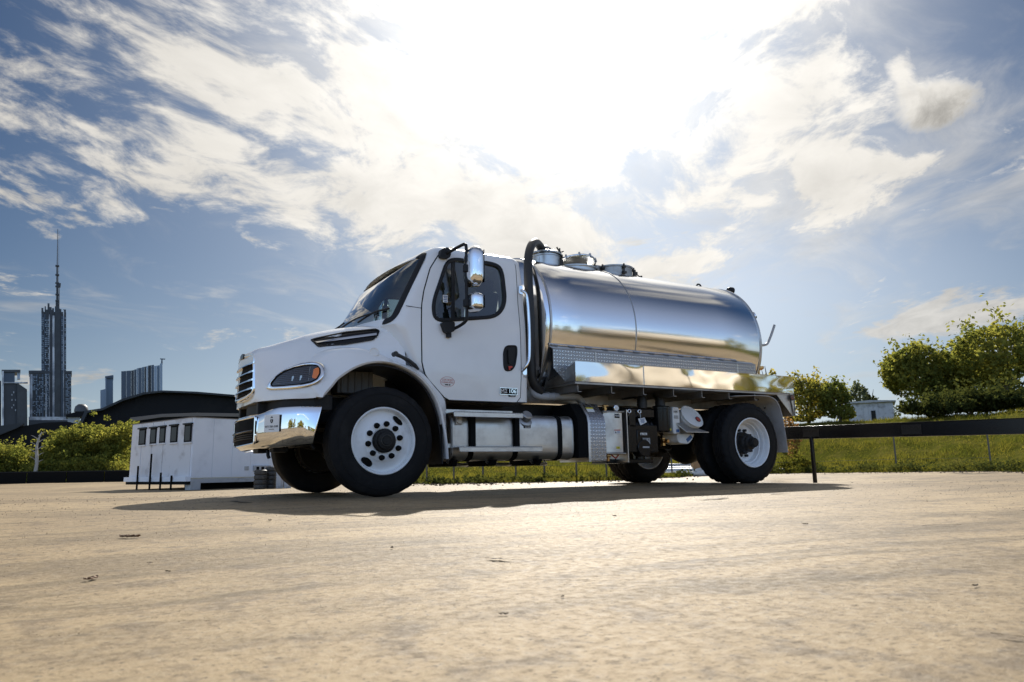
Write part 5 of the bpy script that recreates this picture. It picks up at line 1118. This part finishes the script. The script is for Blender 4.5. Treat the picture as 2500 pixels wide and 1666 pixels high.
panel(P0, P1, -.02, 1.0, ZB-.10, ZB+.06, .0, .16).build('step_bumper', M['trailer_white'], tr_); panel(P0, P1, 0, 1, ZB-.2, ZB-.10, -.1, .12).build('under_frame', M['ink'], tr_)
panel(P1, P2_, 0, 1, ZB-.16, ZB-.01, -.1, .01).build('skirt_rail', M['grey'], tr_); panel(P1, P2_, .02, 1, TG, ZB-.16, -.5, -.35).build('under_frame', M['ink'], tr_)
panel(P1, P2_, .0, .08, TG, ZB-.1, -.3, .02).build('corner_block', M['grey'], tr_)
for pxp, zt_ in ((351, .45), (382, .85), (408, .2), (434, .1)):
    u_ = u_of(pxp, P0, P1); panel(P0, P1, u_-.006, u_+.006, TG, ZB+zt_, .17, .215).build('jack_post', M['ink'], tr_)
ua, ub = u_of(617, P1, P2_), u_of(657, P1, P2_); panel(P1, P2_, ua, ub, height(637, 1150, 27.5), height(637, 1137, 27.5), .0, .10).build('service_box', M['grey'], tr_)
for uu in (.2, .5, .8): panel(P1, P2_, ua+(ub-ua)*uu-.012, ua+(ub-ua)*uu+.012, height(637, 1147, 27.5), height(637, 1140, 27.5), .10, .12).build('socket', M['ink'], tr_)
panel(P1, P2_, u_of(596, P1, P2_), u_of(606, P1, P2_), height(600, 1149, 27.5), height(600, 1139, 27.5), .014, .03).build('vent_cover', M['grey'], tr_)
panel(P0, P1, -.02, 1.01, ZTOP, ZTOP+.02, -.3, .03).build('roof_edge', M['tan_trim'], tr_); panel(P1, P2_, -.01, 1, ZTOP, ZTOP+.02, -.3, .03).build('roof_edge', M['tan_trim'], tr_)
# tyre stacks and blocks at the trailer's near corner
def yard_tyre(x_px, D, z, rr, h, lab_, tilt=0.):
    p_ = pol(azim(x_px), D, z); t_ = MB().lathe([(rr*.55, 0), (rr*.8, -.01), (rr*.97, h*.12), (rr, h*.3), (rr*.985, h*.5), (rr, h*.7), (rr*.97, h*.88), (rr*.8, h+.01), (rr*.55, h)], (0, 0, 0), (tilt, 0, 1), 24).build('old_tyre', M['dirt_iron']); t_.location = p_
    return tag(t_, lab_, 'tyre', 'old tyres stacked by the trailer')
for i, w_ in enumerate(('lowest', 'second', 'third', 'topmost')): yard_tyre(637, 25.0, -.25+.15*i, .20, .145, w_+' tyre of the left stack under the grey trailer box')
for i, w_ in enumerate(('lowest', 'second', 'third', 'fourth', 'topmost')): yard_tyre(664, 25.3, -.25+.14*i, .20, .135, w_+' tyre of the right stack beside the front wheel')
for px_, hh_, lab_ in ((684, .52, 'grey concrete block on end beside the tyre stack'), (703, .45, 'shorter concrete block half hidden by the front tyre')):
    k_ = MB().box((0, 0, hh_/2), (.22, .25, hh_)).box((0, -.13, hh_/2), (.10, .03, hh_*.8)).build('concrete_block', M['grey'], bevel=.02); k_.location = pol(azim(px_), 25.0, -.25); k_.rotation_euler = (0, 0, R(-10)); tag(k_, lab_, 'block', 'concrete blocks by the tyres')
# low black barrier
lb_ = thing('low_barrier', 'long low black barrier in front of the hedges at left', 'barrier', pol(0, 45, lotz(0, 45)))
for i in range(6):
    a0, a1 = -9+2.2*i, -9+2.2*(i+1)-.04; p0, p1 = pol(a0, 45), pol(a1, 45); n_ = (p1-p0).normalized(); m_ = Vector((-n_.y, n_.x, 0)); zz0 = lotz(a0, 45)-.12; zt_ = .50
    c = [p+m_*o+Vector((0, 0, z)) for o, z in ((0, zz0), (0, zt_), (.25, zt_), (.25, zz0)) for p in (p0, p1)]; mb_ = MB().add(c, [(0, 1, 3, 2), (2, 3, 5, 4), (4, 5, 7, 6), (0, 2, 4, 6), (1, 7, 5, 3), (0, 6, 7, 1)]); mb_.v = [tuple(Vector(v)-lb_.location) for v in mb_.v]; o_ = mb_.build('panel', M['ink'], lb_, bevel=.02)
cr = MB()
for i in range(6): p0, p1 = pol(-9+2.2*i, 45.05, .515), pol(-9+2.2*(i+1), 45.05, .515); cr.tube([p0-lb_.location, p1-lb_.location], .035, 6)
cr.build('top_rail', M['iron'], lb_)
# far buildings
M['roof_black'] = mat('black_roof_sheet', (.008, .008, .009), .7, var=(.4, (.015, .014, .013), .5, .7), spec=.2); M['slate_roof'] = mat('grey_roof', (.05, .054, .06), .7, spec=.2)
def screen_prism(name, parent, pts, D, depth, m, base):
    """a building front whose outline is given by pixels at a real distance, with real depth behind it"""
    f = [at(x, y, D) for x, y in pts]; cxy = pol(azim(sum(p[0] for p in pts)/len(pts)), 1)-pol(0, 0)+Vector((0, 0, 0)); dirn = Vector((cxy.x-CAM.x*0, cxy.y-CAM.y*0, 0)); dirn = (pol(azim(sum(p[0] for p in pts)/len(pts)), 10, 0)-Vector((CAM.x, CAM.y, 0))).normalized()
    b = [p+dirn*depth for p in f]; n = len(f); mb = MB().add([p-base for p in f+b], [tuple(range(n)), tuple(range(2*n-1, n-1, -1))]+[(i, n+i, n+(i+1) % n, (i+1) % n) for i in range(n)]); return mb.build(name, m, parent)
wb = pol(azim(450), 70, -.3); wh = thing('warehouse', 'long black warehouse with curved roof behind the white trailer', 'warehouse', wb)
screen_prism('wall', wh, [(196, 1175), (196, 1037), (212, 1006), (250, 1001), (300, 978), (352, 962), (398, 957), (480, 960), (585, 969), (760, 988), (760, 1175)], 70, 30, M['roof_black'], wb)
for i in range(15): x = 330+28*i; yt = float(np.interp(x, [352, 398, 480, 585, 760], [962, 957, 960, 969, 988])); screen_prism('wall_panel', wh, [(x, 1175), (x, yt+8), (x+26, yt+8.2), (x+26, 1175)], 69.9, .12, M['roof_black'], wb)
screen_prism('roof', wh, [(190, 1040), (207, 1003), (249, 997), (298, 974), (351, 958), (398, 953.5), (480, 956.5), (588, 965.5), (765, 985), (765, 989), (588, 970), (480, 961), (398, 958), (352, 963), (300, 979), (250, 1002), (213, 1008), (198, 1040)], 69.2, 31.5, M['slate_roof'], wb)
screen_prism('fascia', wh, [(318, 1020), (395, 1011), (480, 1008), (600, 1010), (600, 1018), (480, 1016), (395, 1019), (318, 1030)], 69.4, .3, M['tan_trim'], wb)
db = pol(azim(50), 66, -.2); dk = thing('dark_shed', 'low black shed with sloping grey roof behind the left hedge', 'shed', db)
screen_prism('wall', dk, [(-140, 1180), (-140, 1075), (0, 1052), (60, 1040), (110, 1032), (165, 1030), (215, 1040), (215, 1180)], 66, 18, M['roof_black'], db)
screen_prism('roof', dk, [(-140, 1066), (-60, 1049), (0, 1040), (40, 1034), (62, 1033), (40, 1046), (0, 1062), (-140, 1090)], 65.4, 19, M['slate_roof'], db)
M['tw_mid2'] = mat('grey_dome', (.06, .065, .07), .5)
kb = pol(azim(182), 95, -.2); kk = thing('domed_kiosk', 'small grey kiosk with a dark domed cap right of the tall tower', 'kiosk', kb)
screen_prism('wall', kk, [(165, 1100), (165, 1018), (195, 1016), (195, 1100)], 95, 3, M['grey'], kb); screen_prism('eave', kk, [(160, 1013), (185, 1006), (210, 1004), (210, 1013), (195, 1018), (162, 1018)], 94.6, 4, M['roof_black'], kb)
kd = MB().lathe([(.0, .9), (.35, .85), (.62, .6), (.70, .3), (.72, 0), (.0, 0)], at(198, 1006, 96)-kb, (0, 0, 1), 20).build('dome', M['tw_mid2'], kk)
# city
def facade(name, c1, c2, mull, fx, fz, light=.5):
    m = mat(name, c1, .35); t = m.node_tree; b = t.nodes['Principled BSDF']; c = t.nodes.new('ShaderNodeTexCoord').outputs['Object']
    n_ = noise(t, c, .09, 3, .6); t.links.new(mixc(t, n_.step(.4, .65), c1, c2), b.inputs['Base Color']); return m
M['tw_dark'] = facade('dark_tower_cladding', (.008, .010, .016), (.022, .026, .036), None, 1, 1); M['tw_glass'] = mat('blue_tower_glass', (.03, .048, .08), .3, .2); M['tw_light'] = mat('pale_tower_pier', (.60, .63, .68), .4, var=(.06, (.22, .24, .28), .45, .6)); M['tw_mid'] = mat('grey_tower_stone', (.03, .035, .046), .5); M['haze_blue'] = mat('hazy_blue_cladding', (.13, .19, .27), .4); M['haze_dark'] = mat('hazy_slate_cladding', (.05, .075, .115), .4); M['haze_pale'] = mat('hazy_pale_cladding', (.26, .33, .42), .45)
def block(parent, base, px0, px1, ptop, D, m, depth=20, name='wall', pbot=1120, slant=0):
    return screen_prism(name, parent, [(px0, pbot), (px0, ptop), (px1, ptop+slant), (px1, pbot)], D, depth, M[m], base)
def city(name, label, cat, px, D): b = pol(azim(px), D, -.75); return thing(name, label, cat, b), b
def window_grid(parent, base, px0, px1, y0, y1, nx, ny, D, m, skip=0., seed=0, fx=.6, fy=.62):
    lr = random.Random(seed); mb = MB()
    for i in range(nx):
        for j in range(ny):
            if lr.random() < skip: continue
            w_, h_ = (px1-px0)/nx, (y1-y0)/ny; xa, ya = px0+w_*(i+.5-fx/2), y0+h_*(j+.5-fy/2)
            f = [at(x, y, D-.6) for x, y in ((xa, ya), (xa+w_*fx, ya), (xa+w_*fx, ya+h_*fy), (xa, ya+h_*fy))]; bk_ = [at(x, y, D+.3) for x, y in ((xa, ya), (xa+w_*fx, ya), (xa+w_*fx, ya+h_*fy), (xa, ya+h_*fy))]
            mb.add([p-base for p in f+bk_], [(0, 1, 2, 3), (0, 4, 5, 1), (1, 5, 6, 2), (2, 6, 7, 3), (3, 7, 4, 0)])
    o_ = mb.build('window_grid', M[m], parent, 0); o_['kind'] = 'stuff'; return o_
DT = 800
tw, twb = city('tower', 'tallest dark tower with a long antenna mast on the left skyline', 'tower', 131, DT)
block(tw, twb, 102, 161, 762, DT, 'tw_dark', 26)
for px0, px1, pt, m_ in ((101, 104, 765, 'tw_glass'), (104.5, 107, 760, 'tw_mid'), (107.5, 111, 768, 'tw_glass'), (112, 116, 756, 'tw_dark'), (116.5, 119, 762, 'tw_mid'), (119.5, 121.5, 768, 'tw_light'), (122, 127, 757, 'tw_mid'), (128, 133, 771, 'tw_light'), (134, 147, 754, 'tw_dark'), (147.6, 149.4, 762, 'tw_mid'), (150, 153, 772, 'tw_glass'), (154, 156.5, 758, 'tw_light'), (157, 161.5, 763, 'tw_mid')): block(tw, twb, px0, px1, pt, DT-2.5, m_, 3, 'pier')
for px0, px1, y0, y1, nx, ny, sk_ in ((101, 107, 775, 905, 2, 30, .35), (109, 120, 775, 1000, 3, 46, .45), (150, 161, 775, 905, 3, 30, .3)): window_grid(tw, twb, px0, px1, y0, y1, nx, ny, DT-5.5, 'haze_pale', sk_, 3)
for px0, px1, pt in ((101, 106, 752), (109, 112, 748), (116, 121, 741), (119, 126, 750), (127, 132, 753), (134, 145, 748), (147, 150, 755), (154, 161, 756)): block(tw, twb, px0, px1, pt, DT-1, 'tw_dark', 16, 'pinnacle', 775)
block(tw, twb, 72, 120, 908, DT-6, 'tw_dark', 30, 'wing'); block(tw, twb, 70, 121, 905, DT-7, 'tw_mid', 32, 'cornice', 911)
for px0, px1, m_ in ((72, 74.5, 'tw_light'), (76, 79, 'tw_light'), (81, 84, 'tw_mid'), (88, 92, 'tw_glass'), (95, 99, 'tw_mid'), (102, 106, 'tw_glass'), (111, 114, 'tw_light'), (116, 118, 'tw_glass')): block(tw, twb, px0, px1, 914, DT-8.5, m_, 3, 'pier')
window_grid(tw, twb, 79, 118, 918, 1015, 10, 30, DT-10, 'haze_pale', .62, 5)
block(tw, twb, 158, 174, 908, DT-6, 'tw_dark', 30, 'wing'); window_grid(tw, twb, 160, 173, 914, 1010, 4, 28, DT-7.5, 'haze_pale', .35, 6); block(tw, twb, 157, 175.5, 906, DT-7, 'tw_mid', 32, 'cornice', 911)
block(tw, twb, 70, 176, 1018, DT-12, 'tw_light', 6, 'podium', 1026); block(tw, twb, 70, 176, 1026, DT-12, 'tw_mid', 6, 'podium')
ant = MB()
def mast(px0, y0, px1, y1, r0, r1): ant.tube([at(px0, y0, DT+8)-twb, at(px1, y1, DT+8)-twb], [r0, r1], 8)
mast(140, 765, 140, 692, 1.1, 1.0); mast(139.5, 692, 139.6, 648, .8, .7); mast(139.6, 648, 141, 560, .42, .22); mast(144, 765, 145, 700, .35, .25); mast(143, 700, 144, 565, .14, .10); mast(137, 765, 136.6, 735, .4, .3)
for y_ in (735, 720, 700, 692, 672, 650): ant.box(at(140, y_, DT+8)-twb, (3.2, 3.2, 1.2))
ant.box(at(145, 697, DT+8)-twb, (2.2, 2, 4)); ant.build('antenna', M['tw_dark'], tw)
b1, bb = city('office_block', 'squat dark office block with raised top at the far left edge', 'building', 35, 700)
screen_prism('wall', b1, [(8, 1120), (8, 935), (42, 935), (66, 951), (68, 1120)], 700, 30, M['tw_mid'], bb); block(b1, bb, 6, 36, 906, 704, 'tw_glass', 20, 'upper_storey', 936); block(b1, bb, 4, 50, 903, 702, 'tw_dark', 24, 'roof', 909); block(b1, bb, 42, 49, 909, 704, 'haze_pale', 8, 'plant_room', 925); block(b1, bb, 6, 68, 933, 698, 'tw_light', 4, 'roof_edge', 936)
screen_prism('side_wall', b1, [(42, 1120), (42, 938), (66, 953), (67, 1120)], 697, 3, M['tw_dark'], bb); block(b1, bb, 5, 9, 906, 697, 'tw_light', 3, 'pier'); window_grid(b1, bb, 27, 40, 955, 1005, 3, 8, 697.5, 'tw_light', .5, 8)
b2, bb = city('office_block', 'dark slab almost cut off by the left edge of the photo', 'building', -12, 760); block(b2, bb, -40, 3, 930, 760, 'tw_mid', 30)
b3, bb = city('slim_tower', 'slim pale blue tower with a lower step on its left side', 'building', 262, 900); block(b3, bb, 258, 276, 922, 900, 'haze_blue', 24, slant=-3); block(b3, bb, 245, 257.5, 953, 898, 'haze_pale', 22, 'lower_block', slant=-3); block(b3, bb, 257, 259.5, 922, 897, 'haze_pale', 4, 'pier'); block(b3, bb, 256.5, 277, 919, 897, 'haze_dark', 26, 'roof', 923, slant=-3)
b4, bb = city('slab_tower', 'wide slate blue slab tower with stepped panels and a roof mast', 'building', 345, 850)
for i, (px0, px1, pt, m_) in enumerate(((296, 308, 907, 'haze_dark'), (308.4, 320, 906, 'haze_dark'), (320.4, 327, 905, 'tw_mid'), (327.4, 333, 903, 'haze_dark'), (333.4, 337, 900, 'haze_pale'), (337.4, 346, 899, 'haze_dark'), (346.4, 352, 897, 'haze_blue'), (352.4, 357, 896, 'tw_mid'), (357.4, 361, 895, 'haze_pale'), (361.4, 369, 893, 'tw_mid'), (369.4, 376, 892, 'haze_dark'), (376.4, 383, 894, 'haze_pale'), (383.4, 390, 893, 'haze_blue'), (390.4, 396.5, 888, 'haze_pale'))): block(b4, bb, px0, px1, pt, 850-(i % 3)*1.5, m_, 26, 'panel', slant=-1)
ms_ = MB(); ms_.tube([at(395, 890, 856)-bb, at(395.5, 876, 856)-bb], [.9, .6], 8); ms_.box(at(397, 877, 856)-bb, (5, 1, 1)); ms_.build('mast', M['haze_dark'], b4)

# ================================================================== SMALL THINGS ON THE LOT
def ground_at(px, py):
    d = pix(px, py); t = -CAM.z/d.z; return CAM+d*t
M['clod'] = mat('dry_earth', (.10, .075, .05), .95, bump=(40, .01)); M['dryleaf'] = mat('dry_leaf', (.16, .09, .045), .8); M['crack'] = mat('crack_dirt', (.045, .034, .026), .95)
DG = 'dry leaves and clods lying on the concrete'
DEB = [(315, 1317, .022, 'largest dry leaf heap on the bare concrete in the left foreground'), (225, 1417, .012, 'curled leaf low in the left foreground'), (362, 1379, .006, 'dark pellet below the left leaf heap'), (411, 1399, .006, 'pair of crumbs right of the dark pellet'), (955, 1343, .010, 'small twig bit below the front wheel'), (662, 1275, .012, 'crumb just outside the tip of the truck shadow'), (1230, 1505, .006, 'pale chip low in the foreground'), (2380, 1440, .007, 'dark chip at the right edge'), (1375, 1462, .005, 'tiny twig in the middle foreground'), (1962, 1282, .010, 'crumb in front of the rail post'), (1500, 1262, .011, 'dark crumb below the truck shadow')]
for i, (px_, py_, s_, lab_) in enumerate(DEB):
    lr = random.Random(i); mb_ = MB()
    for k in range(5 if s_ > .011 and i < 2 else 2):
        c = Vector((lr.uniform(-1, 1)*s_*1.3, lr.uniform(-1, 1)*s_*.6, s_*.12)); ring = []; m_ = 7; tl_ = lr.uniform(-.5, .5)
        up_ = []; dn_ = []
        for j in range(m_): a = 2*PI*j/m_; rr = s_*lr.uniform(.5, 1); p_ = c+Vector((rr*math.cos(a), rr*.5*math.sin(a), s_*.35*(1+math.cos(a*2+tl_))*.5)); dn_.append(p_); up_.append(p_+Vector((0, 0, s_*.16)))
        mb_.loft([dn_, up_])
    g_ = ground_at(px_, py_); o_ = mb_.build('dry_leaf' if s_ > .011 and i < 2 else 'crumb', M['dryleaf'] if s_ > .011 and i < 2 else M['clod'], None, 0); rr_ = (g_-CAM).xy.length; g_.z = lotz(math.degrees(math.atan2((g_-CAM).x, (g_-CAM).y)), rr_)+.002; o_.location = g_; o_.rotation_euler = (0, 0, lr.uniform(0, 3)); tag(o_, lab_, 'leaf' if s_ > .011 and i < 2 else 'crumb', DG)
def crack(pts, w):
    mb_ = MB(); lr = random.Random(int(pts[0][0])); P = [ground_at(*p) for p in pts]; Q = []
    for a, b in zip(P[:-1], P[1:]):
        n_ = max(3, int((b-a).length/.05))
        for k in range(n_): p = a.lerp(b, k/n_); Q.append(p+Vector((lr.uniform(-1, 1), lr.uniform(-1, 1), 0))*.012)
    top_ = []
    for i, p in enumerate(Q):
        d = (Q[min(i+1, len(Q)-1)]-Q[max(i-1, 0)]).normalized(); n_ = Vector((-d.y, d.x, 0)); ww = w*lr.uniform(.3, 1.2)*min(1, i/2, (len(Q)-1-i)/2+.1); r_ = (p-CAM).xy.length; z = lotz(math.degrees(math.atan2((p-CAM).x, (p-CAM).y)), r_)+.005
        top_.append(((p+n_*ww).x, (p+n_*ww).y, z)); top_.append(((p-n_*ww).x, (p-n_*ww).y, z+.001))
    mb_.add(top_, [(2*i, 2*i+2, 2*i+3, 2*i+1) for i in range(len(Q)-1)]); mb_.build('ground_crack', M['crack'], None, 0)['kind'] = 'structure'
crack([(1183, 1370), (1205, 1374), (1225, 1371), (1256, 1377)], .011)
crack([(1700, 1222), (1745, 1220), (1790, 1216)], .035); crack([(560, 1224), (600, 1228), (625, 1229)], .03); crack([(585, 1232), (615, 1231)], .02)
crack([(1880, 1208), (1910, 1206), (1945, 1205)], .035); crack([(1560, 1206), (1640, 1207), (1760, 1209), (1860, 1206)], .013); crack([(960, 1222), (985, 1221)], .02)
crack([(2320, 1156), (2380, 1157), (2440, 1154)], .10); crack([(2250, 1288), (2380, 1284)], .006); crack([(2440, 1562), (2520, 1570)], .004)
def gravel():
    n = 9000; a = rng.uniform(-8, 70, n); e = np.array([edge(x) for x in a]); edge_side = rng.random(n) < .2
    r = np.where(edge_side, e-rng.exponential(.5, n), 1.3+13*rng.random(n)**2.2); r = np.clip(r, 1.3, e); s = np.where(edge_side, rng.uniform(.008, .035, n), rng.uniform(.0008, .0022, n)*np.clip(r/2, .8, 4)); V = []
    for i in range(n):
        c = np.array([CAM.x+r[i]*math.sin(R(a[i])), CAM.y+r[i]*math.cos(R(a[i])), lotz(a[i], r[i])]); k = rng.uniform(.6, 1.2, 5)*s[i]
        P = [c+np.array((k[j]*math.cos(2*PI*j/4), k[j]*math.sin(2*PI*j/4), -.002)) for j in range(4)]; tp = c+np.array((0, 0, k[4]*.8))
        for j in range(4): V.append([P[j], P[(j+1) % 4], tp])
    o = bpy.data.objects.new('gravel', raw_mesh('gravel', np.array(V), None, M['clod'])); COL.objects.link(o); o['kind'] = 'stuff'
gravel()
